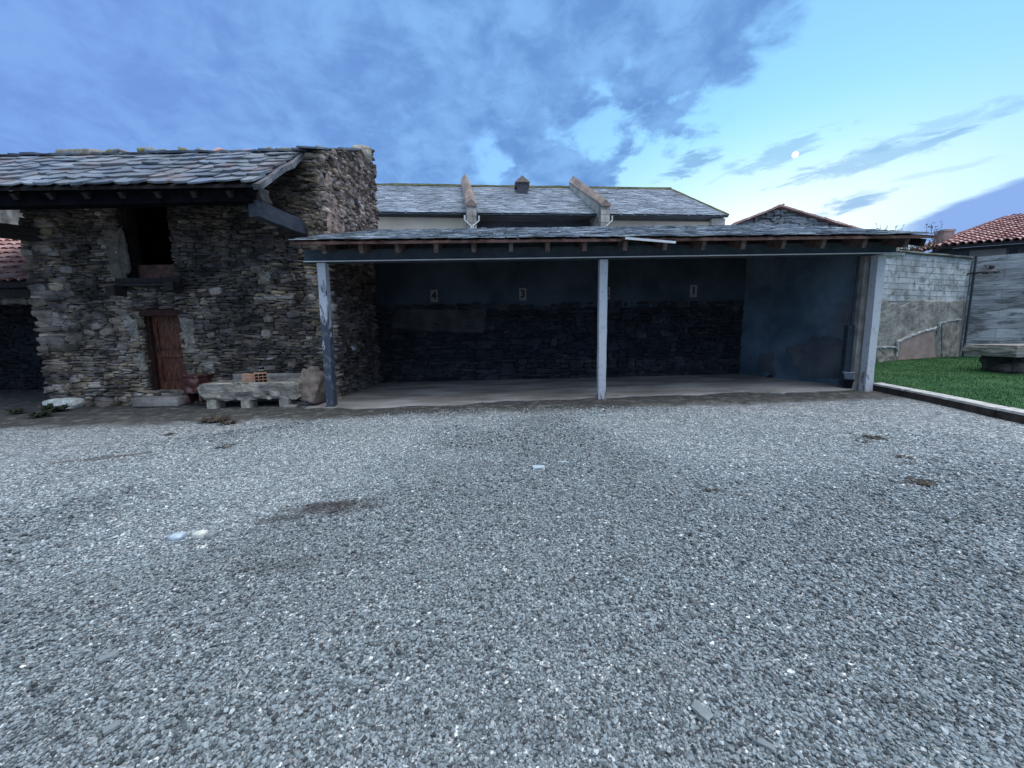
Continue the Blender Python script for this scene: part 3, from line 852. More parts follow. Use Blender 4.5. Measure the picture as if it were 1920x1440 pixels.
def tone_front(u, z):
    q1 = np.exp(-((u - XL) / 1.0) ** 2) * .85 * (z < 4.6)              # pale left quoin
    q2 = np.exp(-((u - XR) / .42) ** 2) * .95                          # pale right quoin
    q3 = np.exp(-((u - door[0] + .35) / .5) ** 2) * .55 * (z < 2.6)
    base = .45 * np.clip(1 - z / 2.8, 0, 1) * (u < -8) + .22 * np.clip(1 - z / 3.2, 0, 1)
    for (cx_, cz_, sx_, sz_) in _reg:
        base = np.maximum(base, .8 * np.exp(-((u - cx_) / (.7 * sx_ + .1)) ** 2 - ((z - cz_) / (.7 * sz_ + .1)) ** 2))
    odd = (rng.random(len(u)) < .045) * rng.uniform(.3, .8, len(u))
    return (q1 + q2 + q3 + base) * rng.uniform(.5, 1.15, len(u)) + odd
def ztop_front(): return 6.0
mb = MB()
stone_wall(mb, (0, YB, 0), (1, 0, 0), (0, -1, 0), -.12, 5.95, lambda z: (XL + .05 * math.sin(z * 7), XR + .02 * math.sin(z * 9)),
           holes=[door, loft], tonef=tone_front, depth=.10)
mb.build('front_stonework', M['rubble'], barn, smooth=False)
mb = MB()
stone_wall(mb, (0, YB, 0), (1, 0, 0), (0, -1, 0), -.1, 4.5, lambda z: (XL - .03, XL + .85 + .25 * math.sin(z * 5)), tonef=lambda u, z: rng.uniform(.15, .85, len(u)) * np.where(z > 3.2, .6, 1), depth=.15, ch=(.07, .20), cl=(.25, .75), jit=.14, big=.1)
mb.build('corner_stonework', M['rubble'], barn); mb = MB()
stone_wall(mb, (0, YB, 0), (1, 0, 0), (0, -1, 0), .9, 5.9, lambda z: (XR - .38 - .12 * math.sin(z * 6), XR + .04), tonef=lambda u, z: rng.uniform(.3, 1.0, len(u)) * np.where(z > 3.3, .55, 1), depth=.14, ch=(.05, .12), cl=(.15, .4), jit=.16)
mb.build('corner_stonework', M['rubble'], barn)
mb = MB()
for k in range(26):
    u_ = rng.uniform(-11, -5); z_ = rng.uniform(.3, 3.9)
    if (door[0] - .4 < u_ < door[1] + .5 and z_ < 2.7) or (loft[0] - .3 < u_ < loft[1] + .3 and z_ > 2.5): continue
    v, f = lump((rng.uniform(.16, .34), .16, rng.uniform(.09, .2)), seed=200 + k, cuts=4, amp=.2, rnd=.5, loc=(u_, YB - .07, z_), rot=(0, rng.uniform(-.3, .3), 0))
    MB().add(v, f, float(rng.uniform(.2, .7))).build('fieldstone', M['rubble'], barn)
mb = MB()
def bands(mb, x0, x1, y0, y1, z0, z1, holes):
    zs = sorted({z0, z1, *[min(max(h[k], z0), z1) for h in holes for k in (2, 3)]})
    for a, b in zip(zs, zs[1:]):
        m_ = (a + b) / 2; x = x0
        for h in sorted(h for h in holes if h[2] < m_ < h[3]):
            mb.box((x, y0, a), (h[0], y1, b)); x = h[1]
        mb.box((x, y0, a), (x1, y1, b))
bands(mb, XL + .02, XR - .06, YB + .0, YB + .5, -.3, 5.9, [door, loft])
mb.box((XL + .02, YB + .5, -.3), (XL + .42, 13.2, 6.0))
mb.box((XL + .02, 13.2, -.3), (XR - .06, 13.5, 7.2))
mb.box((XL + .42, YB + .6, 2.75), (XR - .5, 13.2, 2.85))
mb.build('wall_core', M['mortar'], barn)
# right side wall, top climbs to the rear
def ztop_side(y): return 6.0 + (y - YB) * (7.62 - 6.0) / 3.3
mb = MB()
def side_lim(z):
    a = 0 if z < 6.0 else (z - 6.0) / (1.72) * 3.5
    return (a, 3.85 + .05 * math.sin(z * 8))
def tone_side(u, z):
    t = .34 + .62 * (z > 3.6) + .5 * np.exp(-(u / .5) ** 2) * (z < 3.6) - .25 * (z > 6.4)
    return (t) * rng.uniform(.4, 1.2, len(u))
stone_wall(mb, (XR, YB, 0), (0, 1, 0), (1, 0, 0), -.1, 7.72, side_lim, tonef=tone_side, depth=.15, ch=(.05, .12), cl=(.10, .34), jit=.2, tilt=.2)
mb.build('side_stonework', M['gablestone'], barn)
mb = MB()
mb.prism([(XR - .5, YB + .02, -.3), (XR - .5, 13.75, -.3), (XR - .5, 13.75, 7.6), (XR - .5, YB + .02, 5.95)], (.5, 0, 0))
mb.build('side_wall_core', M['mortar'], barn)
# plaster patches on front and side
fo = ((0, YB, 0), (1, 0, 0), (0, -1, 0))
def fp(*pp): return [(at(x, y, YB - .1).x, at(x, y, YB - .1).z) for x, y in pp]
for pp in PATCHES:
    mb = MB(); patch(mb, *fo, fp(*pp), off=.105, rag=.045); mb.build('plaster_patch', M['dullplaster'] if min(y for x, y in pp) < 500 and pp[0][0] < 300 else M['plaster'], barn)
for pp in SPLASHES:
    mb = MB(); patch(mb, *fo, fp(*pp), off=.115, rag=.04); mb.build('lime_splash', M['plaster'], barn)
so_ = ((XR, 0, 0), (0, 1, 0), (1, 0, 0))
for pp in ([(9.95, 3.9), (10.7, 3.9), (10.95, 4.6), (10.6, 5.2), (10.0, 5.2)], [(10.0, 5.3), (10.25, 5.3), (10.2, 5.8), (10.0, 5.75)]):
    mb = MB(); patch(mb, *so_, pp, off=.15, rag=.05); mb.build('pink_plaster_patch', M['pinkplaster'], barn)
# smooth plaster on side wall inside carport
for pp in ([(10.35, 1.2), (10.9, 1.0), (11.0, 3.0), (10.5, 2.8)], [(11.5, .25), (12.2, .2), (12.1, 1.3), (11.6, 1.2)]):
    mb = MB(); patch(mb, *so_, pp, off=.11, rag=.05); mb.build('interior_plaster', M['dullplaster'], barn)
# roof
XV = at(478, 345, 8.0).x
eL, eR = at(-500, 358, 8.0), at(478, 344, 8.0)
zb = 6.02
mL, mR = Vector((eL.x, 9.9, zb - .05)), Vector((XV, 9.9, zb))
rdg = at(600, 303, 12.9)
tL, tR = Vector((eL.x, 12.9, at(100, 306, 12.9).z - .05)), Vector((XV, 12.9, rdg.z - .03))
mb = MB()
slates(mb, eL, eR, mR, mL, 7, .26, .55, th=.035, lift=.05, drop=1.45, jit=.45)
slates(mb, mL, mR, tR, tL, 10, .22, .5, th=.035, lift=.055, drop=1.45, jit=.45)
# roof strip carried over onto the side wall
slates(mb, Vector((XV, 9.75, 6.05)), Vector((XR + .1, 9.8, 6.06)), Vector((XR + .12, 13.7, 7.78)), Vector((XV, 13.4, tR.z + .12)), 9, .3, .6, th=.03, lift=.02)
mb.build('slate_roof', M['barnslate'], barn)
mb = MB()
for (a, b, c, d) in ((eL, eR, mR, mL), (mL, mR, tR, tL)):
    lo = [p - Vector((0, 0, .07)) for p in (a, b, c, d)]; hi = [p - Vector((0, 0, .012)) for p in (a, b, c, d)]
    mb.hexa([tuple(p) for p in lo + hi])
for k in range(22):
    x = eL.x + .3 + k * .72
    if x < XV - .05: mb.beam((x, 8.12, eL.z - .13), (x, 9.95, zb - .15), .10, .12)
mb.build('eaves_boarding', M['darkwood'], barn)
mb = MB()   # rear slope closing the barn
mb.hexa([tuple(p) for p in (Vector((eL.x, 12.95, tL.z - .1)), Vector((XV, 12.95, tR.z - .1)), Vector((XV - 1.4, 17.5, 4.6)), Vector((eL.x, 17.5, 4.6)),
                            Vector((eL.x, 12.95, tL.z)), Vector((XV, 12.95, tR.z)), Vector((XV - 1.4, 17.5, 4.7)), Vector((eL.x, 17.5, 4.7)))])
mb.build('rear_roof', M['slate'], barn)
# verge slabs
mb = MB()
p = [(XV - .02, 8.0), (XV - .02, 8.7), (XV - .02, 9.3)]
mb.beam(eR + Vector((.02, 0, -.06)), mR + Vector((.02, .0, -.05)), .16, .10, .02, 6)
mb.build('verge_slab', M['vergestone'], barn)
# near-black strip in place of the shade under the barn eaves
mb = MB()
mb.beam((eL.x, 8.30, eL.z - .17), (XV - .25, 8.30, eR.z - .13), .22, .28, .01, 8)
mb.build('eaves_shade_strip', M['eaves_shade'], barn)
# ridge stones
for k in range(30):
    px = 215 + k * 13.5 + random.uniform(-5, 5)
    P_ = at(px, 303, 12.85)
    v, f = lump((random.uniform(.22, .45), .4, random.uniform(.12, .26)), seed=k + 3, cuts=4, amp=.25, rnd=.6, loc=(P_.x, 12.85, tR.z + (.04 if px < 300 else 0) + random.uniform(.14, .30)), rot=(0, random.uniform(-.35, .35), random.uniform(-.4, .4)))
    MB().add(v, f).build('ridge_stone', M[('lichen', 'barnslate', 'lichen', 'terracotta')[k % 4]], barn, smooth=True)
# chimney cap block and boulder
P_ = at(172, 300, 13.1)
v, f = lump((1.5, .6, .34), seed=9, cuts=8, amp=.12, rnd=.35, loc=(P_.x, 13.0, P_.z + .0))
MB().add(v, f).build('capping_block', M['plaster'], barn, smooth=True)
P_ = at(678, 289, 12.9)
v, f = lump((.55, .5, .40), seed=5, cuts=8, amp=.2, rnd=.7, loc=(P_.x, 12.9, P_.z - .0))
tag(MB().add(v, f).build('boulder', M['granite'], smooth=True), 'rounded boulder sitting on top corner of tall barn gable wall', 'boulder')
# protruding timbers
b0 = at(575, 428, YB); b1 = at(474, 390, 8.3)
mb = MB(); mb.beam(tuple(b1), (b0.x, YB + .3, b0.z - .02), .2, .33, .012, 8)
o = mb.build('projecting_beam', M['beamwood'], barn); 
b0 = at(112, 442, YB); 
mb = MB(); mb.beam((b0.x - 1.9, 8.3, b0.z + .0), (b0.x, YB + .3, b0.z), .22, .3, .012, 8)
mb.build('projecting_beam', M['darkwood'], barn)
# brace stub above the beam
mb = MB(); mb.beam(tuple(at(490, 362, 9.1)), tuple(at(497, 385, 9.0)), .2, .22, .03, 3)
mb.build('strut_block', M['plaster'], barn, smooth=False)
# loft sill
s0, s1 = at(232, 545, YB - .12), at(348, 545, YB - .12)
mb = MB()
mb.box((loft[0] - .1, YB - .16, loft[2] - .02), (loft[1] + .2, YB + .3, loft[2] + .10))
mb.beam((loft[0] + .0, YB - .42, loft[2] - .22), (loft[0], YB + .1, loft[2] - .22), .22, .22, .02, 2)
mb.beam((loft[1] + .12, YB - .42, loft[2] - .14), (loft[1] + .12, YB + .1, loft[2] - .14), .2, .22, .02, 2)
mb.box((loft[0] + .02, YB - .3, loft[2] - .11), (loft[1] + .25, YB + .0, loft[2] - .05))
mb.build('loft_sill', M['darkwood'], barn)
mb = MB()
mb.box((loft[0] + .15, YB + .22, loft[2] + .10), (loft[1] - .12, YB + .27, loft[2] + .48))
mb.build('loft_board', M['redwood'], barn)
mb = MB(); mb.box((loft[0] - .02, YB + .14, loft[2] + .1), (loft[0] + .1, YB + .3, 5.4)); mb.box((loft[1] - .1, YB + .14, loft[2] + .1), (loft[1] + .02, YB + .3, 5.4))
mb.build('loft_frame', M['darkwood'], barn)
# door
dw = door[1] - door[0]; dh = door[3] - door[2]
dr = empty('door', (0, 0, 0), '', ''); dr.parent = barn
del dr['label'], dr['category']
dr.location = Vector((door[0] + dw / 2, YB + .2, door[2])) - barn.location
mb = MB(); x0, x1, z0, z1 = door[0] + .09, door[1] - .03, door[2] + .03, door[3] - .13
mb.box((x0, YB + .2, z0), (x1, YB + .24, z1))
st = .10
for (a, b, c, d) in ((x0, x0 + st, z0, z1), (x1 - st, x1, z0, z1), (x0 + st, x1 - st, z1 - .12, z1), (x0 + st, x1 - st, z0, z0 + .22), (x0 + st, x1 - st, z0 + .86, z0 + 1.02)):
    mb.box((a, YB + .165, c), (b, YB + .2, d))
for (c, d) in ((z0 + .28, z0 + .80), (z0 + 1.08, z1 - .18)):
    mb.box((x0 + st + .06, YB + .182, c), (x1 - st - .06, YB + .2, d))
mb.build('door_leaf', M['doorwood'], dr)
mb = MB(); mb.box((x0 + .02, YB + .15, z0 + .98), (x0 + .06, YB + .165, z0 + 1.12)); mb.tube([(x0 + .04, YB + .16, z0 + 1.05), (x0 + .04, YB + .10, z0 + 1.05), (x0 + .10, YB + .10, z0 + 1.05)], .008)
mb.build('handle', M['blackmetal'], dr)
mb = MB()
mb.box((door[0], YB + .08, door[2]), (x0 - .002, YB + .26, z1)); mb.box((x1 + .002, YB + .08, door[2]), (door[1], YB + .26, z1))
mb.box((door[0] - .08, YB - .06, z1), (door[1] + .1, YB + .26, door[3] + .02))
mb.build('door_frame', M['doorframe'], barn)
mb = MB()
mb.box((door[0] + .05, YB - .03, door[2] - .08), (door[1], YB + .26, door[2] + .03))
mb.build('threshold', M['concrete'], barn)
v, f = lump((dw + .15, .42, .22), seed=4, cuts=8, amp=.05, rnd=.12, loc=((door[0] + door[1]) / 2 + .02, YB - .32, door[2] - .19))
tag(MB().add(v, f).build('door_step', M['concrete'], smooth=True), 'worn stone step below the brown wooden door', 'step')
# stones at foot of the barn walls
for k in range(16):
    mb = MB(); x = random.uniform(XL, door[0] - .2) if k < 10 else random.uniform(-5.3, -4.5)
    v, f = lump((random.uniform(.2, .5), random.uniform(.15, .3), random.uniform(.08, .2)), seed=k, cuts=4, amp=.2, loc=(x, YB - random.uniform(.08, .25), float(gz(x, 9.7)) + .04), rot=(0, 0, random.uniform(-.5, .5)))
    mb.add(v, f, .5 if k % 2 else .1); mb.build('footing_stone', M['rubble'], barn)
v, f = lump((.75, .4, .26), seed=44, cuts=8, amp=.18, loc=(at(118, 748, 9.6).x, 9.65, .02), rot=(0, 0, .1))
tag(MB().add(v, f).build('stone', M['whitestone'], smooth=True), 'pale flat stone at left foot of barn corner beside dark opening', 'stone')

# ================================================================== TILED SHED, far left
shed = empty('tiled_shed', (-14, 11.5, -.1), 'low shed with pale terracotta tile roof and dark open front, left of the barn', 'shed')
sa = at(62, 530, 10.6); sd = at(52, 442, 14.3)
zE, zR = sa.z, sd.z
x1s = XL + .02
A_, B_ = Vector((-20, 10.5, zE)), Vector((x1s, 10.5, zE + .03)); C_, D_ = Vector((x1s, 14.3, zR + .02)), Vector((-20, 14.3, zR))
mb = MB(); barrel_tiles(mb, A_, B_, C_, D_, .26, .42, .13); mb.build('tile_roof', M['terracotta'], shed)
mb = MB()
mb.hexa([tuple(p) for p in [q - Vector((0, 0, .16)) for q in (A_, B_, C_, D_)] + [q - Vector((0, 0, .02)) for q in (A_, B_, C_, D_)]])
mb.beam((-20, 10.75, zE - .3), (x1s, 10.75, zE - .26), .2, .24, .01, 4)
mb.build('eaves_timber', M['darkwood'], shed)
mb = MB()
stone_wall(mb, (0, 10.85, 0), (1, 0, 0), (0, -1, 0), zE - .52, zE - .16, lambda z: (-20, x1s), tonef=lambda u, z: np.full(len(u), .35), ch=(.06, .12), depth=.12)
mb.build('eaves_stonework', M['rubble'], shed)
mb = MB()
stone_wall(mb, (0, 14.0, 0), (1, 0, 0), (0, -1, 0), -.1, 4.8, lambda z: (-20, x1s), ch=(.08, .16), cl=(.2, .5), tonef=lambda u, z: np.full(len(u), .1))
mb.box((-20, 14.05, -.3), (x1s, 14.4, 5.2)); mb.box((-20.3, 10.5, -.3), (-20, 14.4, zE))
mb.build('rear_wall', M['innerstone'], shed)  # darkened stone so the open shed front reads as deep shade
mb = MB(); 
mb.box((-22, 15.0, -.3), (XL + .3, 15.3, 7.4))
tag(mb.build('rendered_wall', M['plaster']), 'high pale rendered wall behind the tiled shed under the barn eaves', 'wall')

# ================================================================== CARPORT
YF0, YF1 = 8.8, 9.25                      # post line (left, right)
pL, pM, pR = at(623, 765, YF0), at(1127, 752, 9.05), at(1614, 737, YF1)
cp = empty('carport', ((pL.x + pR.x) / 2, 9.0, 0.0), 'long open carport with slate lean-to roof on tall posts and stone back wall', 'carport')
def post(px_top, px_bot, Y, w, m, foot):
    b = at(*px_bot, Y); t = at(*px_top, Y)
    mb = MB(); s = 10
    vs_ = []; f = []
    for k in range(s + 1):
        q_ = k / s; c = Vector((b.x, Y, b.z - .03)).lerp(Vector((b.x + (t.x - b.x) * .3, Y, t.z)), q_)
        ww = w * (1 if q_ > .25 else .97)
        ch_ = .02
        for (i, j) in ((-1, -1), (-1 + .2, -1.0), (1 - .2, -1.0), (1, -1 + .0), (1, 1), (-1, 1)):
            vs_.append((c.x + i * ww / 2 + random.uniform(-.004, .004), Y + j * ww / 2 + random.uniform(-.004, .004), c.z))
    for k in range(s):
        for i in range(6):
            f.append((6 * k + i, 6 * k + (i + 1) % 6, 6 * k + 6 + (i + 1) % 6, 6 * k + 6 + i))
    f += [tuple(range(6))[::-1], tuple(6 * s + i for i in range(6))]
    mb.add(vs_, f)
    o_ = mb.build('post', m, cp)
    mf = MB(); v_, f_ = lump((w * 1.9, w * 1.9, .09), seed=int(px_bot[0]), cuts=6, amp=.15, rnd=.35, loc=(b.x, Y, b.z + .0)); mf.add(v_, f_); mf.build('footing', M['concrete'], o_, smooth=True)
    return o_
o = post((609, 494), (623, 765), YF0, .18, M['post_worn'], 0); o['label'] = 'left post with white paint worn to bluish black'
post((1128, 488), (1127, 753), 9.05, .18, M['post_white'], 0)
post((1645, 478), (1622, 738), YF1 + .0, .18, M['post_white'], 0)
# girder
tz = lambda px, py, Y: at(px, py, Y).z
gl, gr = at(600, 494, YF0), at(1645, 478, YF1)
mb = MB()
g0 = Vector((-4.5, YF0 - .03, gl.z + .13)); g1 = Vector((pR.x + .35, YF1 - .02, gr.z + .13))
mb.beam(g0, g1, .22, .26)
mb.build('girder', M['girder'], cp)
mb = MB(); mb.beam(g0 + Vector((0, -.135, -.118)), g1 + Vector((0, -.135, -.118)), .04, .018)
mb.build('girder_flange', M['white'], cp)
mb = MB(); mb.box((pR.x + .0, YF1 - .22, gr.z - .05), (pR.x + .48, YF1 + .1, gr.z + .0))
mb.build('post_cap', M['post_white'], cp)
# roof
RA, RB = at(545, 452, 8.1), at(1752, 440, 8.55)
RC = at(1480, 421, 13.35); RC.x = RB.x; RD = at(722, 432, 13.15); RD.x = -4.5
RC.z = at(1470, 423, 13.35).z
mb = MB(); slates(mb, RA, RB, RC, RD, 26, .18, .36, th=.014, lift=.03, drop=1.5, jit=.6)
mb.build('slate_roof', M['slate'], cp)
mb = MB()
mb.hexa([tuple(p) for p in [q - Vector((0, 0, .05)) for q in (RA, RB, RC, RD)] + [q - Vector((0, 0, .012)) for q in (RA, RB, RC, RD)]])
mb.build('roof_boards', M['redwood'], cp)
mb = MB()
q1 = RA.lerp(RB, .5); mb.beam(RA + Vector((0, -.02, -.055)), RA.lerp(RB, .50) + Vector((0, -.02, -.055)), .03, .045, .004, 16)
mb.beam(RA.lerp(RB, .584) + Vector((0, -.02, -.06)), RB + Vector((0, -.02, -.05)), .03, .045, .004, 16)
mb.build('fascia_board', M['redwood'], cp)
mb = MB(); mb.beam(RA.lerp(RB, .505) + Vector((0, -.05, -.02)), RA.lerp(RB, .583) + Vector((0, -.07, -.12)), .02, .045, .0, 4)
mb.build('loose_edge_strip', M['white'], cp)['label'] = 'bright strip hanging loose from the roof edge'
slope = (RD.z - RA.z) / (RD.y - RA.y)
pxs = [606, 676, 744, 817, 888, 958, 1027, 1097, 1173, 1248, 1320, 1395, 1470, 1545, 1622, 1700]
for px in pxs:
    t = (px - 545) / (1752 - 545)
    e = RA.lerp(RB, t); X = at(px, 462, e.y + .05).x
    y0, y1 = e.y + .06, 13.1
    za = e.z - .15
    zr = RA.lerp(RB, t).z + ((RD.z * (1 - t) + RC.z * t) - RA.lerp(RB, t).z) / (13.2 - e.y) * (y1 - e.y) - .15
    mb = MB(); mb.beam((X, y0, za), (X, y1, zr), .085, .19, .003, 4)
    mb.build('rafter', M['rafterwood'], cp)
# rear wall: rough stone below, render above
zfl = lambda x: 0.0127 * (x + 4.2)
YW = 13.15
zs = at(900, 583, YW).z
XWR = at(1385, 600, YW).x + .1
mb = MB()
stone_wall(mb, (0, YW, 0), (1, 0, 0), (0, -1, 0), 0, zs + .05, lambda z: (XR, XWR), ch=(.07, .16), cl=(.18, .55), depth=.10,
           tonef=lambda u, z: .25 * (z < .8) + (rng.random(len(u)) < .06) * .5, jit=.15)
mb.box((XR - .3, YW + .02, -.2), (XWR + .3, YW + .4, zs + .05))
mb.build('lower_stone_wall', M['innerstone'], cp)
mb = MB()
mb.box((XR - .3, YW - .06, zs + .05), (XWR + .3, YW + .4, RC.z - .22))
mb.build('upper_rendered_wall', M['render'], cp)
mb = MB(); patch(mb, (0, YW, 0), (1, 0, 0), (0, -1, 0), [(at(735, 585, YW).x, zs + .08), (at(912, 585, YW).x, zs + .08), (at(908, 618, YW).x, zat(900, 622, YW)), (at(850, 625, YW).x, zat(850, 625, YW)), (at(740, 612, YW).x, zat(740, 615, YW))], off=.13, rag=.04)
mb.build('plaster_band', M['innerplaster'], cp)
# right side wall (faces left)
XS = pR.x + .22
sw0 = Vector((XS, YF1 + .15, 0)); sw1 = Vector((XWR + .0, YW, 0))
dirv = (sw1 - sw0).normalized(); nv = Vector((-dirv.y, dirv.x, 0))
if nv.x > 0: nv = -nv
mb = MB()
zt0, zt1 = RB.z + .05, RC.z - .1
a0, a1 = sw0, sw1; b0_, b1_ = sw0 - nv * .25, sw1 - nv * .25
nseg = 14
pts = []
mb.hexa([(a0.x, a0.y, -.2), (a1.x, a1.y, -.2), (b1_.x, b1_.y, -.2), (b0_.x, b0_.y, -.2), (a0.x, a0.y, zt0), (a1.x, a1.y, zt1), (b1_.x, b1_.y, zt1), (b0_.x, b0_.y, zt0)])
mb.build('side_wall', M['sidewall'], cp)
L_ = (sw1 - sw0).length
for pp in ([(.5, .35), (1.6, .25), (2.2, 1.1), (1.3, 1.5), (.5, 1.4)], [(2.5, .3), (3.2, .3), (3.1, 1.0), (2.6, .9)]):
    mb = MB(); patch(mb, tuple(sw0), tuple(dirv), tuple(nv), pp, off=.012, th=.02, rag=.07, relief=.3); mb.build('plaster_patch', M['pinkdark'], cp)
mb = MB(); p0 = at(1603, 610, YF1 + .02)
mb.box((XS - .30, YF1 + .16, -.05), (XS - .12, YF1 + .34, RB.z - .1))
mb.build('rear_pilaster', M['concrete'], cp)
mb = MB(); mb.beam((RB.x - .12, RB.y + .1, RB.z - .14), (RC.x - .12, 13.2, RC.z - .12), .1, .14, .004, 4)
mb.beam(g1 + Vector((-.1, 0, .06)), (RB.x - .1, YF1 - .02, g1.z + .12), .2, .12)
mb.build('verge_timber', M['darkwood'], cp)
# wall-mounted downpipe
px_ = at(1592, 600, 9.9).x
mb = MB(); mb.tube([(XS - .32, 9.55, 3.6), (XS - .34, 9.55, 1.9)], .025, 8); mb.box((XS - .46, 9.5, .25), (XS - .28, 9.62, 1.75))
mb.tube([(XS - .34, 9.55, 1.9), (XS - .35, 9.55, 1.7)], .03, 8)
tag(mb.build('downpipe', M['pipe']), 'dark pipe and meter box against right side wall of the carport', 'pipe')
# bucket
bp = at(1588, 730, 9.5); 
def bucket():
    mb = MB(); vs_ = []; n = 16; prof = [(.09, 0), (.12, .22), (.13, .22), (.13, .24), (.115, .24), (.085, .02)]
    for (r_, z_) in prof:
        for i in range(n):
            t = 2 * math.pi * i / n; vs_.append((bp.x + r_ * math.cos(t), 9.5 + r_ * math.sin(t), z_))
    f = []
    for k in range(len(prof) - 1):
        for i in range(n): f.append((k * n + i, k * n + (i + 1) % n, (k + 1) * n + (i + 1) % n, (k + 1) * n + i))
    f.append(tuple(range(n))[::-1]); f.append(tuple((len(prof) - 1) * n + i for i in range(n)))
    v = np.array(vs_); return v, f
v, f = bucket(); v1 = v.copy(); v1[:, 2] += float(gz(bp.x, 9.5)) + .02
tag(MB().add(v1, f).build('bucket', M['darkcloth'], smooth=True), 'black bucket on the floor beside the right carport post', 'bucket')
v2 = v.copy(); v2[:, 2] = v2[:, 2] * .75 + float(gz(bp.x, 9.5)) + .265
tag(MB().add(v2, f).build('tub', M['plastic'], smooth=True), 'small white tub standing in the black bucket', 'tub')
mb = MB(); c = at(1590, 677, 9.9); mb.box((c.x - .03, 9.62, c.z - .06), (c.x + .03, 9.66, c.z + .06)); mb.box((c.x - .02, 9.612, c.z - .02), (c.x + .02, 9.62, c.z + .02))
tag(mb.build('socket_box', M['plastic']), 'tiny white electric box low on the right side wall', 'socket')
# dark thing on floor
c = gpt(1472, 712); v, f = lump((.55, .3, .14), seed=61, cuts=6, amp=.25, rnd=.6, loc=(c.x, 12.0, float(gz(c.x, 12)) + .07))
tag(MB().add(v, f).build('cloth_bundle', M['darkcloth'], smooth=True), 'dark crumpled cloth lying on carport floor near the right', 'cloth')
# little shelf on left side wall
c = at(675, 650, 11.0); mb = MB(); mb.box((XR + .1, 10.9, c.z - .1), (XR + .17, 11.1, c.z + .08)); mb.box((XR + .17, 10.96, c.z - .03), (XR + .18, 11.04, c.z + .03))
tag(mb.build('switch_box', M['white']), 'small white box on barn side wall inside the carport', 'switch box')
# number plates
def number_sign(ch, px, py, label):
    c = at(px, py, YW - .07)
    r = empty('number_sign', (c.x, YW - .065, c.z - .2), label, 'sign', 'numbered parking bay plates')
    mb = MB(); mb.box((c.x - .12, YW - .085, c.z - .2), (c.x + .12, YW - .062, c.z + .2)); mb.build('plate', M['sign'], r)
    cu = bpy.data.curves.new('digit', 'FONT'); cu.body = ch; cu.size = .34; cu.align_x = 'CENTER'; cu.align_y = 'CENTER'; cu.extrude = .003; cu.offset = .012
    t = bpy.data.objects.new('tmp', cu); COL.objects.link(t)
    dg = bpy.context.evaluated_depsgraph_get(); me = bpy.data.meshes.new_from_object(t.evaluated_get(dg))
    bpy.data.objects.remove(t)
    me.transform(Matrix.Rotation(math.pi / 2, 4, 'X'))
    me.materials.clear(); me.materials.append(M['digit'])
    o = bpy.data.objects.new('digit', me); COL.objects.link(o); o.parent = r; o.location = (0, -.028, .2)
number_sign('4', 814, 555, 'pale plate with number 4 on dark carport wall')
number_sign('3', 980, 552, 'pale plate with number 3 on dark carport wall')
number_sign('2', 1137, 550, 'pale plate with number 2 on the carport wall, mostly hidden behind the middle post')
number_sign('1', 1300, 546, 'pale plate with number 1 on the right half of the carport wall')
# floor slab with ragged front edge
mb = MB(); fr = []
n = 90
for k in range(n + 1):
    x = XR + .1 + (XS - XR - .1) * k / n
    yy = 9.0 + .045 * x + (float(fbm(np.array([x * .9, 3.3, 1.1]), 5)) - .5) * 1.1 - .35 * math.exp(-((x + 2.5) / 1.5) ** 2)
    fr.append((x, yy))
vs_, f = [], []
for (x, y) in fr:
    z = float(0.0127 * (x + 4.2))
    vs_ += [(x, y - .04, z - .05), (x, y, z + .035), (x, y + .6, z + .045), (x, 13.2, z + .05)]
for k in range(n):
    for i in range(3): f.append((4 * k + i, 4 * k + 4 + i, 4 * k + 5 + i, 4 * k + 1 + i))
mb.add(vs_, f); struct(mb.build('carport_floor', M['floor']))

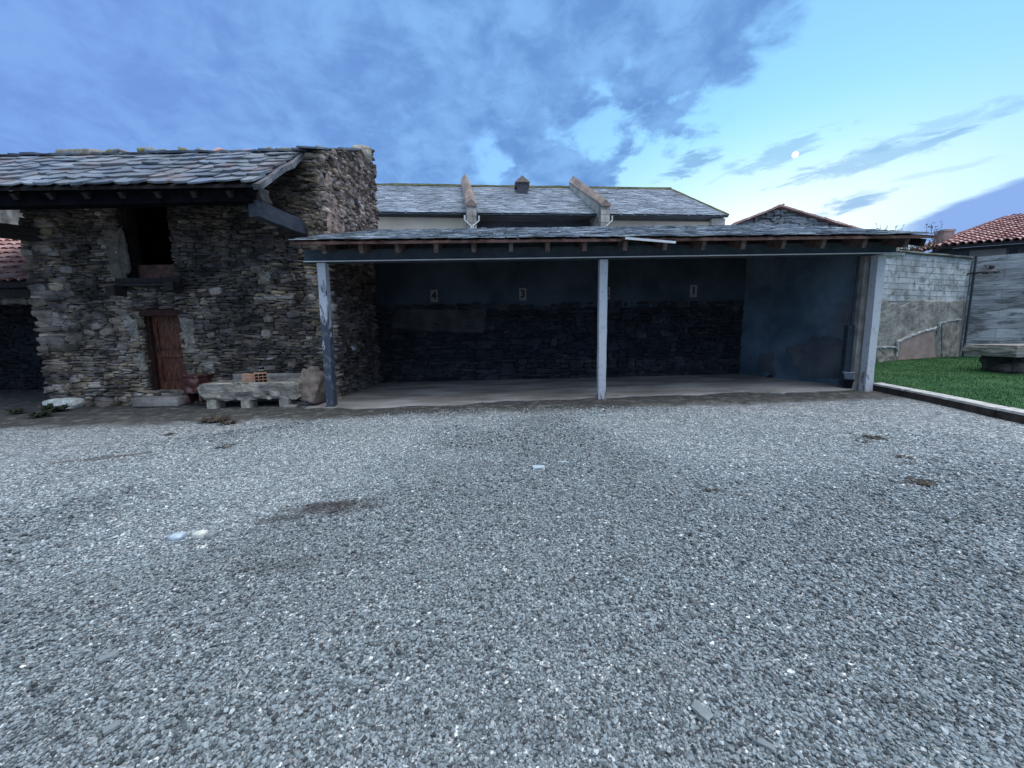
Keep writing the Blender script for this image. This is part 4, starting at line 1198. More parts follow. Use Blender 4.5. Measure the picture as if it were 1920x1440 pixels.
# ================================================================== TROUGH and things in front of the barn
def trough():
    A_ = at(358, 712, 8.95); B_ = at(556, 712, 8.95)
    x0, x1 = A_.x, B_.x; z0 = at(460, 752, 8.9).z; zt = at(460, 719, 8.9).z
    n = 70; cyc = 9.3; hw = .36
    prof = []
    vs_, f = [], []
    for k in range(n + 1):
        t = k / n; x = x0 + (x1 - x0) * t
        endt = min(1, max(.0, math.sin(min(t / .10, 1) * math.pi / 2))) ** .6
        endr = min(1, max(.0, math.sin(min((1 - t) / .03, 1) * math.pi / 2))) ** .5
        s = max(.55, endt) * max(.8, endr)
        cav = min(1, max(0, (t - .09) / .04)) * min(1, max(0, (.95 - t) / .04))
        H = zt - z0; zc = z0 + H / 2
        ring = [(-hw * .82, -.5), (-hw * .90, -.3), (-hw * .97, 0), (-hw * 1.04, .44), (-hw * 1.0, .5), (-hw * .72, .5),
                (-hw * .66, .5 - .62 * cav), (0, .5 - .66 * cav), (hw * .66, .5 - .62 * cav), (hw * .72, .52), (hw * .93, .52), (hw, .3), (hw, -.1), (hw * .8, -.5), (0, -.52)]
        for (y, zz) in ring:
            ns = (float(fbm(np.array([x * 2.6 + 3, y * 5 + 11, zz * 4 + 5]), 4)) - .5)
            ns2 = (float(fbm(np.array([x * 9 + 3, y * 16 + 1, zz * 10 + 5]), 3)) - .5)
            inner = abs(y) < hw * .7 and zz > -.4
            am = .25 if inner else 1
            yy = y * s * (1 + am * (.30 * ns + .40 * ns2)); z_ = zc + zz * H * s * (1 + am * (.16 * ns + .22 * ns2 * (1 if zz < .3 else .3)))
            vs_.append((x + ns2 * .04, cyc + yy, z_ + (x - x0) * .01))
    m = 15
    for k in range(n):
        for i in range(m): f.append((k * m + i, k * m + (i + 1) % m, (k + 1) * m + (i + 1) % m, (k + 1) * m + i)[::-1])
    f.append(tuple(range(m))); f.append(tuple(n * m + i for i in range(m))[::-1])
    mb = MB(); mb.add(vs_, f)
    return tag(mb.build('stone_trough', M['troughstone'], smooth=False), 'long rough pale stone trough on small blocks by the barn wall', 'trough'), x0, x1, z0, zt
tr, tx0, tx1, tz0, tzt = trough()
for (px, w, lb) in ((394, .20, 'cream block under the left end of the stone trough'), (458, .18, 'cream block under the middle of the stone trough'), (531, .2, 'dull stone block under the right end of the trough')):
    c = at(px, 758, 8.92); g_ = float(gz(c.x, 9.0))
    v, f = lump((w * 1.1, .3, max(tz0 - g_ + .05, .12)), seed=px, cuts=5, amp=.05, rnd=.08, loc=(c.x, 9.1, (tz0 + g_) / 2 + .0))
    tag(MB().add(v, f).build('support_block', M['granite'] if px < 500 else M['concrete'], smooth=False), lb, 'block', 'blocks holding up the stone trough')
# hollow bricks standing in the trough
def hollow_brick(x, y, z, L, Wd, H, rot, nm, label):
    Mx = Matrix.Translation((x, y, z)) @ Matrix.Rotation(rot, 4, 'Z') @ Matrix.Rotation(R(7), 4, 'Y')
    r = empty(nm, (x, y, z), label, 'brick')
    mb = MB(); t = .012
    # ribbed shell along local x, open cells facing +x
    mb.box((-L / 2, -Wd / 2, 0), (L / 2, -Wd / 2 + t, H), Mx); mb.box((-L / 2, Wd / 2 - t, 0), (L / 2, Wd / 2, H), Mx)
    for k in range(6):
        zz = (H - t) * k / 5; mb.box((-L / 2, -Wd / 2 + t, zz), (L / 2, Wd / 2 - t, zz + t), Mx)
    for k in range(1, 3):
        yy = -Wd / 2 + Wd * k / 3; mb.box((-L / 2 + .001, yy - t / 2, t), (L / 2 - .001, yy + t / 2, H - t), Mx)
    for k in range(9):
        zz = H * (k + .5) / 9; mb.box((-L / 2 + .01, -Wd / 2 - .006, zz - .006), (L / 2 - .01, -Wd / 2, zz + .006), Mx)
    mb.build('shell', M['brick'], r)
    mb = MB(); mb.box((-L / 2 + .02, -Wd / 2 + t + .001, t + .001), (L / 2 - .03, Wd / 2 - t - .001, H - t - .001), Mx); mb.build('cell_shade_core', M['hole'], r)  # dark block filling the cells in place of their inner shade
b_ = at(467, 715, 9.25)
hollow_brick(b_.x + .02, 9.25, tzt - .17, .33, .13, .36, R(-4), 'hollow_brick', 'ribbed orange clay brick standing in the stone trough, left one')
hollow_brick(b_.x + .29, 9.24, tzt - .16, .14, .26, .38, R(-52), 'hollow_brick', 'orange clay brick showing its open cells, standing in the trough on the right')
# rear slabs
zsl = at(470, 701, 9.7).z
v, f = lump((tx1 - tx0 - .3, .10, zsl), seed=71, cuts=10, amp=.03, rnd=.06, loc=((tx0 + tx1) / 2 + .25, 9.76, zsl / 2))
tag(MB().add(v, f).build('stone_slab', M['concrete'], smooth=True), 'long grey slab set upright behind the trough against the wall', 'slab')
c = at(583, 745, 9.2)
v, f = lump((.66, .42, .80), seed=12, cuts=12, amp=.10, rnd=.38, rot=(R(-14), R(14), R(-18)), loc=(c.x, 9.35, .42))
tag(MB().add(v, f).build('granite_block', M['browngranite'], smooth=True), 'leaning brown granite block at right end of the trough', 'stone')
# rusty box
c = at(366, 735, 9.55)
mb = MB(); w = .28
x0, x1 = at(352, 720, 9.5).x, at(382, 720, 9.5).x; zt = at(366, 706, 9.5).z; zb0 = at(366, 736, 9.5).z
mb.box((x0, 9.35, zb0), (x0 + .03, 9.75, zt)); mb.box((x1 - .03, 9.35, zb0), (x1, 9.75, zt)); mb.box((x0 + .03, 9.35, zb0), (x1 - .03, 9.38, zt)); mb.box((x0 + .03, 9.72, zb0), (x1 - .03, 9.75, zt)); mb.box((x0 + .03, 9.38, zb0), (x1 - .03, 9.72, zb0 + .03))
mb.box((x0 - .02, 9.33, zt), (x1 + .02, 9.77, zt + .03)); mb.box((x0 + .01, 9.345, (zb0 + zt) / 2 - .01), (x1 - .01, 9.35, (zb0 + zt) / 2 + .01))
for sx in (x0 + .02, x1 - .07): mb.box((sx, 9.4, zb0 - .25), (sx + .05, 9.7, zb0))
tag(mb.build('rusty_box', M['rust']), 'rusty red metal box between the brown door and the trough', 'box')
# flat stones near left post
for k, (px, py, sx, sy, sz, lb) in enumerate(((575, 757, .55, .3, .10, 'flat grey stone below the leaning granite block'), (546, 763, .3, .2, .06, 'thin flat stone lying in front of the trough right end'), (592, 765, .42, .2, .05, 'thin slate piece beside the foot of the left post'))):
    c = gpt(px, py); v, f = lump((sx, sy, sz), seed=80 + k, cuts=5, amp=.18, rnd=.3, loc=(c.x, c.y, c.z + sz * .35), rot=(0, 0, .1 * k))
    tag(MB().add(v, f).build('flat_stone', M['concrete'], smooth=True), lb, 'stone')

# weeds
def weed(px, py, r, n, label, m='leaf', up=.7):
    c = gpt(px, py); mb = MB()
    for k in range(n):
        a = random.uniform(0, 6.28); L = r * random.uniform(.5, 1.1); h = L * random.uniform(.2, up)
        d = Vector((math.cos(a), math.sin(a), 0)); s_ = Vector((-d.y, d.x, 0)) * L * .16
        st_ = c + d * random.uniform(0, .35) * r
        p0, p1, p2 = st_, st_ + d * L * .5 + Vector((0, 0, h)), st_ + d * L + Vector((0, 0, h * .6))
        mb.add([tuple(p0 - s_ * .3), tuple(p0 + s_ * .3), tuple(p1 + s_), tuple(p1 - s_), tuple(p2)], [(0, 1, 2, 3), (3, 2, 4)])
    return tag(mb.build('weed', M[m]), label, 'weed')
weed(106, 772, .30, 70, 'dark green weed tuft below the pale corner stone of the barn')
weed(78, 782, .22, 50, 'small weed with upright leaves left of the barn corner tuft')
weed(30, 776, .2, 40, 'small weed at the far left edge near dark shed opening')
weed(404, 790, .26, 70, 'dark dry weed tuft on gravel in front of the trough', 'deadleaf', .35)
weed(428, 795, .16, 36, 'small dry weed right of the dark tuft before the trough', 'deadleaf', .35)

for (px, py, r, n_, lb) in ((1640, 822, .13, 26, 'small dark leaf clump on the gravel near the kerb, upper one'), (1615, 828, .09, 16, 'tiny dark leaf clump left of the upper one near the kerb'),
                            (1695, 858, .10, 18, 'dark leaf clump on gravel between kerb and the reddish mark'), (1718, 906, .12, 26, 'reddish brown leaf clump on the right gravel'),
                            (1337, 922, .07, 16, 'small brown leaf clump right of the middle of the yard'), (425, 838, .12, 20, 'dark leaf clump on gravel below the trough'),
                            (320, 815, .10, 18, 'dark leaf clump in front of the door step')):
    weed(px, py, r, n_, lb, 'deadleaf', .15)['category'] = 'leaf clump'
for o_ in [o for o in COL.objects if o.get('category') == 'leaf clump']: o_.name = 'leaf_clump'; o_['group'] = 'leaf clumps on the gravel'
# scraps on the gravel
def scrap(px, py, size, m, name, label, cat, seed=1, rnd=.4, rot=0, sink=.3):
    c = gpt(px, py); v, f = lump(size, seed=seed, cuts=5, amp=.25, rnd=rnd, loc=(c.x, c.y, c.z + size[2] * sink), rot=(0, 0, rot))
    return tag(MB().add(v, f).build(name, M[m], smooth=rnd > .3), label, cat)
scrap(333, 1011, (.10, .08, .055), 'plastic', 'plastic_scrap', 'crumpled pale blue plastic scrap on the gravel', 'litter', 2)
scrap(377, 1007, (.085, .08, .06), 'whitestone', 'white_stone', 'pale yellowish stone beside the blue plastic scrap', 'stone', 3)
scrap(396, 1008, (.07, .07, .05), 'slatechip', 'grey_stone', 'grey stone right beside the pale yellowish stone', 'stone', 4)
scrap(378, 1027, (.07, .04, .015), 'whitestone', 'white_chip', 'thin white chip just below the pale yellowish stone', 'stone', 5)
scrap(1010, 877, (.14, .09, .022), 'plastic', 'paper_scrap', 'flat white scrap lying mid-yard in front of the middle post', 'litter', 6, rnd=.2)
scrap(1055, 867, (.11, .05, .018), 'plastic', 'paper_scrap', 'small thin pale scrap just right of the flat white one', 'litter', 7, rnd=.2)
scrap(1315, 1340, (.075, .042, .012), 'slatechip', 'slate_piece', 'rectangular blue grey slate piece on the near gravel', 'stone', 8, rnd=.05, rot=R(-58), sink=1.4)
scrap(1436, 1403, (.055, .022, .012), 'slatechip', 'slate_piece', 'narrow slate sliver on gravel at the bottom edge', 'stone', 9, rnd=.1, rot=R(-35), sink=1.2)
scrap(211, 1371, (.05, .034, .014), 'slatechip', 'slate_piece', 'small blue grey slate chip on the gravel at lower left', 'stone', 10, rnd=.2, rot=R(50), sink=1.2)
scrap(205, 1237, (.07, .045, .016), 'slatechip', 'slate_piece', 'flat dull slate chip on left gravel, above the lower left one', 'stone', 11, rnd=.2, rot=R(40), sink=1.2)

# ================================================================== CHURCH behind
ch = empty('church', (3, 24, 0), 'long church with pale walls and slate hipped roof behind the carport', 'church')
e0, e1 = at(420, 397, 21.2), at(1365, 404, 23.6)
r0, r1 = at(420, 343, 26.2), at(1258, 356, 28.2)
r0.z = at(722, 345, 26.8).z - .0
r0.z = r1.z + .02
e0.z = at(760, 400, 22.0).z
e1b = e1 + (r1 - e1) * 1.0
mb = MB(); slates(mb, e0, e1, r1, r0, 30, .4, .8, th=.02, lift=.03, drop=1.5)
back = Vector((e1.x - 1.0, 33.0, e1.z))
slates(mb, e1, back, r1, r1 + Vector((-.01, 0, 0)), 22, .4, .8, th=.02, lift=.03)
mb.build('slate_roof', M['churchslate'], ch)
mb = MB()
V_ = [e0, e1, r1, r0, back, Vector((e0.x, 31, e0.z))]
mb.add([tuple(p - Vector((0, 0, .03))) for p in V_], [(0, 1, 2, 3), (1, 4, 2), (4, 5, 3, 2), (5, 0, 3), (0, 5, 4, 1)])
mb.build('roof_deck', M['churchslate'], ch)
mb = MB()
mb.beam(r0 + Vector((0, 0, .06)), r1 + Vector((0, 0, .06)), .22, .12, .02, 30); mb.beam(r1 + Vector((0, 0, .05)), e1 + Vector((0, 0, .05)), .18, .1, .015, 12)
mb.build('ridge_capping', M['lichen'], ch)
def wl(t, back_=.35): p = e0.lerp(e1, t); return Vector((p.x, p.y + back_, 0))
def tpx(px, Y):
    X = at(px, 410, Y).x; return (X - e0.x) / (e1.x - e0.x)
tA, tB = tpx(882, 22.4), tpx(1132, 23.0)
def wallseg(mb, ta, tb, bk):
    a, b = wl(ta, bk), wl(tb, bk); z = e0.z - .10
    mb.hexa([(a.x, a.y, 0), (b.x, b.y, 0), (b.x, b.y + .4, 0), (a.x, a.y + .4, 0), (a.x, a.y, z), (b.x, b.y, z + .0), (b.x, b.y + .4, z), (a.x, a.y + .4, z)])
mb = MB(); wallseg(mb, 0, tA, .35); mb.build('nave_wall', M['church'], ch)
mb = MB(); wallseg(mb, tB, .985, .45); mb.build('end_wall', M['church'], ch)
mb = MB(); wallseg(mb, tA, tB, .9)
mb.build('recessed_wall', M['churchdark'], ch)  # overhang shadow is painted into this wall's dark colour
mb = MB()
mb.beam(e0 + Vector((0, .03, -.07)), e1 + Vector((0, .03, -.07)), .12, .05, .0, 1); mb.build('gutter', M['girder'], ch)
mb = MB(); c = wl(.985, .3); mb.box((c.x - .45, c.y - .12, 0), (c.x + .35, c.y + .8, e1.z - .12)); mb.build('corner_pier', M['ashlar'], ch)
def fin(bx, by_, tx, ty, w, zf, ztop, pipe_side):
    """raking buttress wall from the eave up to the ridge, with gabled coping"""
    b = Vector((bx, by_, 0)); t = Vector((tx, ty, 0)); d = (t - b).normalized(); s = Vector((d.y, -d.x, 0)) * w / 2
    mb = MB()
    P2 = [(b, 0), (b, zf), (t, ztop), (t + d * .5, ztop - .3), (t + d * .5, 0)]
    L = [(p - s) + Vector((0, 0, z)) for p, z in P2]
    mb.prism([tuple(q) for q in L], tuple(s * 2))
    # quoin blocks on front face
    z = .2
    while z < zf - .15:
        h = random.uniform(.28, .42); k = random.random() * .4 - .2
        for (u0, u1) in ((-w / 2, k * w), (k * w + .02, w / 2)):
            c0 = b + Vector((s.x, s.y, 0)).normalized() * 0
            sx = s.normalized()
            p0 = b + sx * u0 - d * .03; p1 = b + sx * u1 - d * .03
            q0 = p0 + d * random.uniform(.3, .6); q1 = p1 + d * .3
            mb.hexa([(p0.x, p0.y, z), (p1.x, p1.y, z), (q1.x, q1.y, z), (q0.x, q0.y, z), (p0.x, p0.y, z + h - .03), (p1.x, p1.y, z + h - .03), (q1.x, q1.y, z + h - .03), (q0.x, q0.y, z + h - .03)])
        z += h
    o = mb.build('buttress', M['ashlar'], ch)
    mb = MB()
    s2 = s * 1.12
    a0 = b - d * .1 + Vector((0, 0, zf)); a1 = t + d * .15 + Vector((0, 0, ztop))
    mb.add([tuple(a0 - s2), tuple(a0 + s2), tuple(a0 + Vector((0, 0, .26))), tuple(a1 - s2), tuple(a1 + s2), tuple(a1 + Vector((0, 0, .42))), tuple(a0 - s2 - Vector((0, 0, .1))), tuple(a0 + s2 - Vector((0, 0, .1))), tuple(a1 - s2 - Vector((0, 0, .1))), tuple(a1 + s2 - Vector((0, 0, .1)))],
           [(0, 1, 2), (3, 5, 4), (0, 2, 5, 3), (1, 4, 5, 2), (6, 7, 1, 0), (8, 3, 4, 9), (6, 0, 3, 8), (7, 9, 4, 1), (6, 8, 9, 7)])
    c_ = mb.build('coping', M['coping'], o)
    mb = MB()
    sx = s.normalized(); f_ = b - d * .08
    for sg in pipe_side:
        z = zf - 1.0
        top = f_ + sx * sg * (w / 2 + .12) + Vector((0, 0, z + .15))
        mb.tube([top + Vector((0, 0, .25)), top, f_ + sx * sg * .06 + Vector((0, 0, z - .15)), f_ + sx * sg * .04 + Vector((0, 0, z - 1.5))], .045, 8)
    mb.build('downpipe', M['white'], o)
    return o
fb, ft = at(884, 392, 21.6), at(872, 336, 27.0)
fin(fb.x, 21.6, ft.x, 27.0, .52, at(884, 383, 21.6).z, at(872, 336, 27.0).z, (-1, 1))
fb, ft = at(1135, 392, 22.4), at(1076, 338, 27.6)
fin(fb.x, 22.4, ft.x, 27.6, .52, at(1135, 384, 22.4).z, at(1076, 340, 27.6).z, (1,))
c = at(979, 356, 26.3)
mb = MB(); w = .34
mb.box((c.x - w, 26.0, c.z - .5), (c.x + w, 27.0, c.z + .38)); mb.build('roof_vent', M['churchdark'], ch)
mb = MB(); z = c.z + .38
mb.add([(c.x - w - .14, 25.9, z - .03), (c.x + w + .14, 25.9, z - .03), (c.x, 25.9, z + .36), (c.x - w - .14, 27.1, z - .03), (c.x + w + .14, 27.1, z - .03), (c.x, 27.1, z + .36)], [(0, 1, 2), (3, 5, 4), (0, 2, 5, 3), (1, 4, 5, 2), (0, 3, 4, 1)])
mb.build('vent_roof', M['coping'], ch)

# ================================================================== GABLED HOUSE behind
gh = empty('gabled_house', (13.5, 20, 0), 'stone gable with thin tile verge rising behind right end of the carport roof', 'house')
YG = 18.5
pk, lf, rt = at(1457, 392, YG), at(1372, 425, YG), at(1600, 434, YG)
mb = MB()
def gl_(z):
    t = (z - min(lf.z, rt.z)) / (pk.z - min(lf.z, rt.z)); t = min(max(t, 0), 1)
    return (lf.x + (pk.x - lf.x) * t, rt.x + (pk.x - rt.x) * t)
stone_wall(mb, (0, YG, 0), (1, 0, 0), (0, -1, 0), 4.2, pk.z, gl_, ch=(.08, .18), cl=(.25, .7), depth=.10,
           tonef=lambda u, z: np.clip(.35 + .8 * np.exp(-((u - pk.x - .2) / .6) ** 2 - ((z - pk.z + .7) / .25) ** 2), 0, 1), jit=.14)
mb.prism([(lf.x, YG + .03, 0), (rt.x, YG + .03, 0), (rt.x, YG + .03, rt.z), (pk.x, YG + .03, pk.z), (lf.x, YG + .03, lf.z)], (0, 7, 0))
mb.build('gable_wall', M['greyblock'], gh)
mb = MB()
for (a, b) in ((lf, pk), (pk, rt)):
    nn_ = 12
    for k in range(nn_):
        p = a.lerp(b, (k + .5) / nn_); d = (b - a).normalized()
        mb.beam((p.x - d.x * .25, YG - .12, p.z - d.z * .25 + .06 + .02 * (k % 2)), (p.x + d.x * .25, YG - .12, p.z + d.z * .25 + .07), .3, .07, .01, 1)
mb.build('verge_tiles', M['terracotta'], gh)
mb = MB()
for (a, b, s_) in ((lf, pk, 1), (pk, rt, 1)):
    mb.hexa([(a.x, YG, a.z + .02), (b.x, YG, b.z + .02), (b.x, YG + 7.2, b.z + .02), (a.x, YG + 7.2, a.z + .02), (a.x, YG, a.z + .10), (b.x, YG, b.z + .10), (b.x, YG + 7.2, b.z + .10), (a.x, YG + 7.2, a.z + .10)])
mb.build('slate_roof', M['slate'], gh)

# ================================================================== LAWN, WALLS, HOUSE at right
def lz(x, y):
    x = np.asarray(x, float); y = np.asarray(y, float)
    t = np.clip((y - 8.8) / 5.0, 0, 1) ; t2 = np.clip((x - 8.0) / 8, 0, 1)
    return .24 + .10 * t2 + .22 * t + .05 * (fbm(np.stack([x * .7, y * .7, 0 * x], -1), 3) - .5)
KA, KB = (XS + .12, 9.35), (7.93, 5.9)
def kx(y): return KB[0] + (y - KB[1]) * (KA[0] - KB[0]) / (KA[1] - KB[1])
ys = np.linspace(1.5, 17, 110); us = np.linspace(0, 1, 100)
V = []
for y in ys:
    x0 = kx(min(y, 9.4)) + (.23 if y < 9.4 else .1)
    V.append(np.stack([x0 + us * (26 - x0), np.full(len(us), y), np.zeros(len(us))], -1))
V = np.concatenate(V); V[:, 2] = lz(V[:, 0], V[:, 1])
nx, ny = len(us), len(ys)
ii = (np.arange(ny - 1)[:, None] * nx + np.arange(nx - 1)[None]).reshape(-1)
mb = MB(); mb.add(V, np.stack([ii, ii + 1, ii + nx + 1, ii + nx], -1).tolist())
struct(mb.build('lawn', M['lawn'], smooth=True))
# kerb of concrete edging pieces
mb = MB(); kb = empty('kerb', (8.1, 5.5, 0), 'low kerb with pale top and dark side edging the lawn along the gravel', 'kerb'); mt_ = MB()
y = 9.35
while y > 1.6:
    L = random.uniform(.9, 1.1); y2 = y - L
    x0, x1_ = kx(y), kx(y2); z0, z1_ = float(gz(x0, y)), float(gz(x1_, y2))
    w = .25; j = random.uniform(-.012, .012)
    mb.hexa([(x0 + j, y, z0 - .1), (x1_ + j, y2 + .012, z1_ - .1), (x1_ + w + j, y2 + .012, z1_ - .1), (x0 + w + j, y, z0 - .1),
             (x0 + j + .006, y, z0 + .13), (x1_ + j + .006, y2 + .012, z1_ + .13), (x1_ + w + j, y2 + .012, z1_ + .13), (x0 + w + j, y, z0 + .13)])
    mt_.hexa([(x0 + j - .012, y - .004, z0 + .132), (x1_ + j - .012, y2 + .016, z1_ + .132), (x1_ + w + j, y2 + .016, z1_ + .132), (x0 + w + j, y - .004, z0 + .132), (x0 + j - .006, y - .004, z0 + .17), (x1_ + j - .006, y2 + .016, z1_ + .17), (x1_ + w + j, y2 + .016, z1_ + .175), (x0 + w + j, y - .004, z0 + .175)])
    y = y2
mb.build('kerb_body', M['kerbside'], kb); mt_.build('kerb_top', M['kerbtop'], kb)
# grass
n = 90000
gxs = rng.uniform(7.9, 19, n); gys = 3.5 + rng.random(n) ** .9 * 12
k = (gxs > np.array([kx(min(y, 9.4)) for y in gys]) + .27); gxs, gys = gxs[k], gys[k]
# keep in front of wall line
WA0, WA1 = Vector((12.0, 13.33)), Vector((17.7, 15.2))
k = gys < np.where(gxs < 12, 13.0 , 13.33 + (gxs - 12.0) * (15.2 - 13.33) / 5.7) - .05
k &= ~((gxs > 17.7) & (gys > 15.2 - (gxs - 17.7) * .69))
gxs, gys = gxs[k], gys[k]; n = len(gxs)
gzs = lz(gxs, gys); h = rng.uniform(.015, .042, n) * (.6 + .9 * fbm(np.stack([gxs * .9, gys * .9, gxs * 0], -1), 3)); a = rng.uniform(0, 6.28, n); w = rng.uniform(.004, .008, n)
lean = rng.uniform(0, .6, n) * h
P0 = np.stack([gxs - np.cos(a) * w, gys - np.sin(a) * w, gzs - .004], -1); P1 = np.stack([gxs + np.cos(a) * w, gys + np.sin(a) * w, gzs - .004], -1)
P2 = np.stack([gxs + np.cos(a + 1.2) * lean, gys + np.sin(a + 1.2) * lean, gzs + h], -1)
V = np.stack([P0, P1, P2], 1).reshape(-1, 3); F = np.arange(3 * n).reshape(-1, 3).tolist()
mb = MB(); mb.add(V, F); go_ = mb.build('grass', M['grass']); go_['kind'] = 'stuff'; tag(go_, 'short green lawn grass', 'grass')

# block wall A
def block_wall(A2, B2, zb_, zt_, m, mm, name, label, bl=.42, bh=.205, low=None, pal='whitewash', vis=0):
    A3, B3 = Vector((A2[0], A2[1], 0)), Vector((B2[0], B2[1], 0)); d = (B3 - A3).normalized(); nrm = Vector((d.y, -d.x, 0))
    L = (B3 - A3).length
    r = empty(name, ((A3 + B3) / 2), label, 'wall')
    mb = MB(); a, b = A3 - nrm * .2, B3 - nrm * .2
    mb.hexa([(A3.x, A3.y, zb_ - .4), (B3.x, B3.y, zb_ - .4), (b.x, b.y, zb_ - .4), (a.x, a.y, zb_ - .4), (A3.x, A3.y, zt_), (B3.x, B3.y, zt_), (b.x, b.y, zt_), (a.x, a.y, zt_)])
    mb.build('mortar_core', mm, r)
    mb = MB(); z = low if low else zb_ - .1; row = 0
    while z < zt_ - .05:
        u = -(row % 2) * bl / 2
        while u < L:
            ua, ub = max(u + .006, 0), min(u + bl - .006, L)
            if ub - ua > .05:
                o_ = .012 + random.uniform(-.005, .006)
                p, q_ = A3 + d * ua, A3 + d * ub; f0 = nrm * o_
                mb.hexa([tuple(p + f0 + Vector((0, 0, z + .008))), tuple(q_ + f0 + Vector((0, 0, z + .008))), tuple(q_ - nrm * .01 + Vector((0, 0, z))), tuple(p - nrm * .01 + Vector((0, 0, z))),
                         tuple(p + f0 + Vector((0, 0, min(z + bh - .012, zt_ + .01)))), tuple(q_ + f0 + Vector((0, 0, min(z + bh - .012, zt_ + .01)))), tuple(q_ - nrm * .01 + Vector((0, 0, min(z + bh - .008, zt_ + .012)))), tuple(p - nrm * .01 + Vector((0, 0, min(z + bh - .008, zt_ + .012))))])
            u += bl
        z += bh; row += 1
    mb.build('blockwork', m, r)
    return r, A3, d, nrm, L
ztA = at(1797, 485, 15.2).z
midz = at(1645, 565, 13.9).z
wa, A3, d3, n3, L3 = block_wall((8.9, 12.33), (17.7, 15.2), .3, ztA, M['whitewash'], M['blockmortar'], 'block_wall', 'whitewashed block wall with crumbling plaster base behind the lawn', low=midz)
def onA(px, py):
    """(u,z) on wall A for a photo pixel"""
    dr_ = ray(px, py); o_ = Vector((0, 0, CAMZ)); t = (Vector((A3.x, A3.y, 0)) - Vector((0, 0, 0))).dot(Vector((n3.x, n3.y, 0))) / dr_.dot(Vector((n3.x, n3.y, 0)))
    p = o_ + dr_ * t; return ((Vector((p.x, p.y, 0)) - A3).dot(d3), p.z)
mb = MB(); orA = (A3.x, A3.y, 0)
patch(mb, orA, tuple(d3), tuple(n3), [(1.5, -.1), (L3 - .02, -.1), (L3 - .02, midz + .1), onA(1720, 562), onA(1690, 572), (3.5, midz + .1), (1.5, midz)], off=.05, th=.05, nseg=10, rag=.03, relief=0)
mb.build('crumbling_plaster', M['lowplaster'], wa)
mb = MB()
patch(mb, orA, tuple(d3), tuple(n3), [onA(1680, 700), onA(1676, 638), onA(1700, 628), onA(1746, 616), onA(1752, 690)], off=.075, th=.02, nseg=6, rag=.02, relief=0)
mb.build('pink_patch', M['pinkpatch'], wa)
mb = MB()
patch(mb, orA, tuple(d3), tuple(n3), [onA(1762, 690), onA(1762, 606), onA(1792, 600), onA(1795, 690)], off=.085, th=.02, nseg=6, rag=.03, relief=0)
patch(mb, orA, tuple(d3), tuple(n3), [onA(1640, 690), onA(1640, 652), onA(1672, 648), onA(1674, 690)], off=.08, th=.02, nseg=6, rag=.02)
mb.build('stone_facing', M['plaster'], wa)
for pl_ in ([(1641, 652), (1658, 650), (1674, 651)], [(1674, 668), (1677, 641), (1700, 630), (1724, 621), (1749, 614)], [(1752, 628), (1755, 606), (1775, 601), (1795, 599)]):
    mb = MB(); pp_ = [onA(*q_) for q_ in pl_]
    for (ua, za), (ub, zb_) in zip(pp_, pp_[1:]):
        a_ = A3 + d3 * ua + n3 * .10; b_ = A3 + d3 * ub + n3 * .10
        mb.beam((a_.x, a_.y, za), (b_.x, b_.y, zb_), .06, .05, .012, 6)
    mb.build('plaster_ledge', M['whitewash'], wa)
mb = MB(); u0 = 1.5
mb2 = mb
p, q_ = A3 + d3 * 0, A3 + d3 * L3
mb.beam((p.x, p.y, ztA + .02), (q_.x, q_.y, ztA + .02), .24, .04, .008, 24); mb.build('wall_coping', M['concrete'], wa)
# block wall B
wb, B3_, dB_, nB_, LB_ = block_wall((17.72, 15.18), (25, 10.2), .3, ztA + .03, M['greyblock'], M['blockmortar'], 'block_wall', 'unpainted grey block wall carrying the lamp at far right', bl=1.7, bh=.36)
# conduit and lamp bracket
def onB(px, py):
    dr_ = ray(px, py); t = B3_.dot(nB_) / dr_.dot(nB_); return Vector((0, 0, CAMZ)) + dr_ * t
cn = Vector((17.66, 15.1, 0)) + (n3 + nB_).normalized() * .09
mb = MB(); mb.tube([cn + Vector((0, 0, .3)), cn + Vector((0, 0, 2.3)), cn + Vector((0, 0, ztA + .05))], .035, 8)
tag(mb.build('drain_pipe', M['pipe']), 'thin dark vertical pipe in the corner of the two block walls', 'pipe')
lp = empty('wall_lamp', tuple(onB(1835, 512)), 'black lamp on a thin arm fixed to the grey block wall', 'lamp')
a_ = onB(1801, 516) + nB_ * .06; b_ = onB(1846, 511) + nB_ * .45
mb = MB(); mb.tube([a_, b_], .028, 6); mb.tube([onB(1846, 498) + nB_ * .04, b_], .014, 6); mb.build('arm', M['blackmetal'], lp)
mb = MB(); c = b_ + Vector((.05, 0, 0))
vs_, n = [], 12; prof = [(.04, .22), (.07, .18), (.07, .07), (.20, -.03), (.21, -.08), (.15, -.08), (.04, .03)]
for (r_, z_) in prof:
    for i in range(n):
        t = 2 * math.pi * i / n; vs_.append((c.x + r_ * math.cos(t), c.y + r_ * math.sin(t), c.z + z_))
f = [(k * n + i, k * n + (i + 1) % n, (k + 1) * n + (i + 1) % n, (k + 1) * n + i) for k in range(len(prof) - 1) for i in range(n)] + [tuple(range(n)), tuple((len(prof) - 1) * n + i for i in range(n))]
mb.add(vs_, f); mb.build('lamp_shade', M['blackmetal'], lp)
v, f = lump((.10, .10, .13), seed=2, cuts=4, amp=0, rnd=1, loc=tuple(c + Vector((0, 0, -.07)))); MB().add(v, f).build('bulb', M['plastic'], lp, smooth=True)

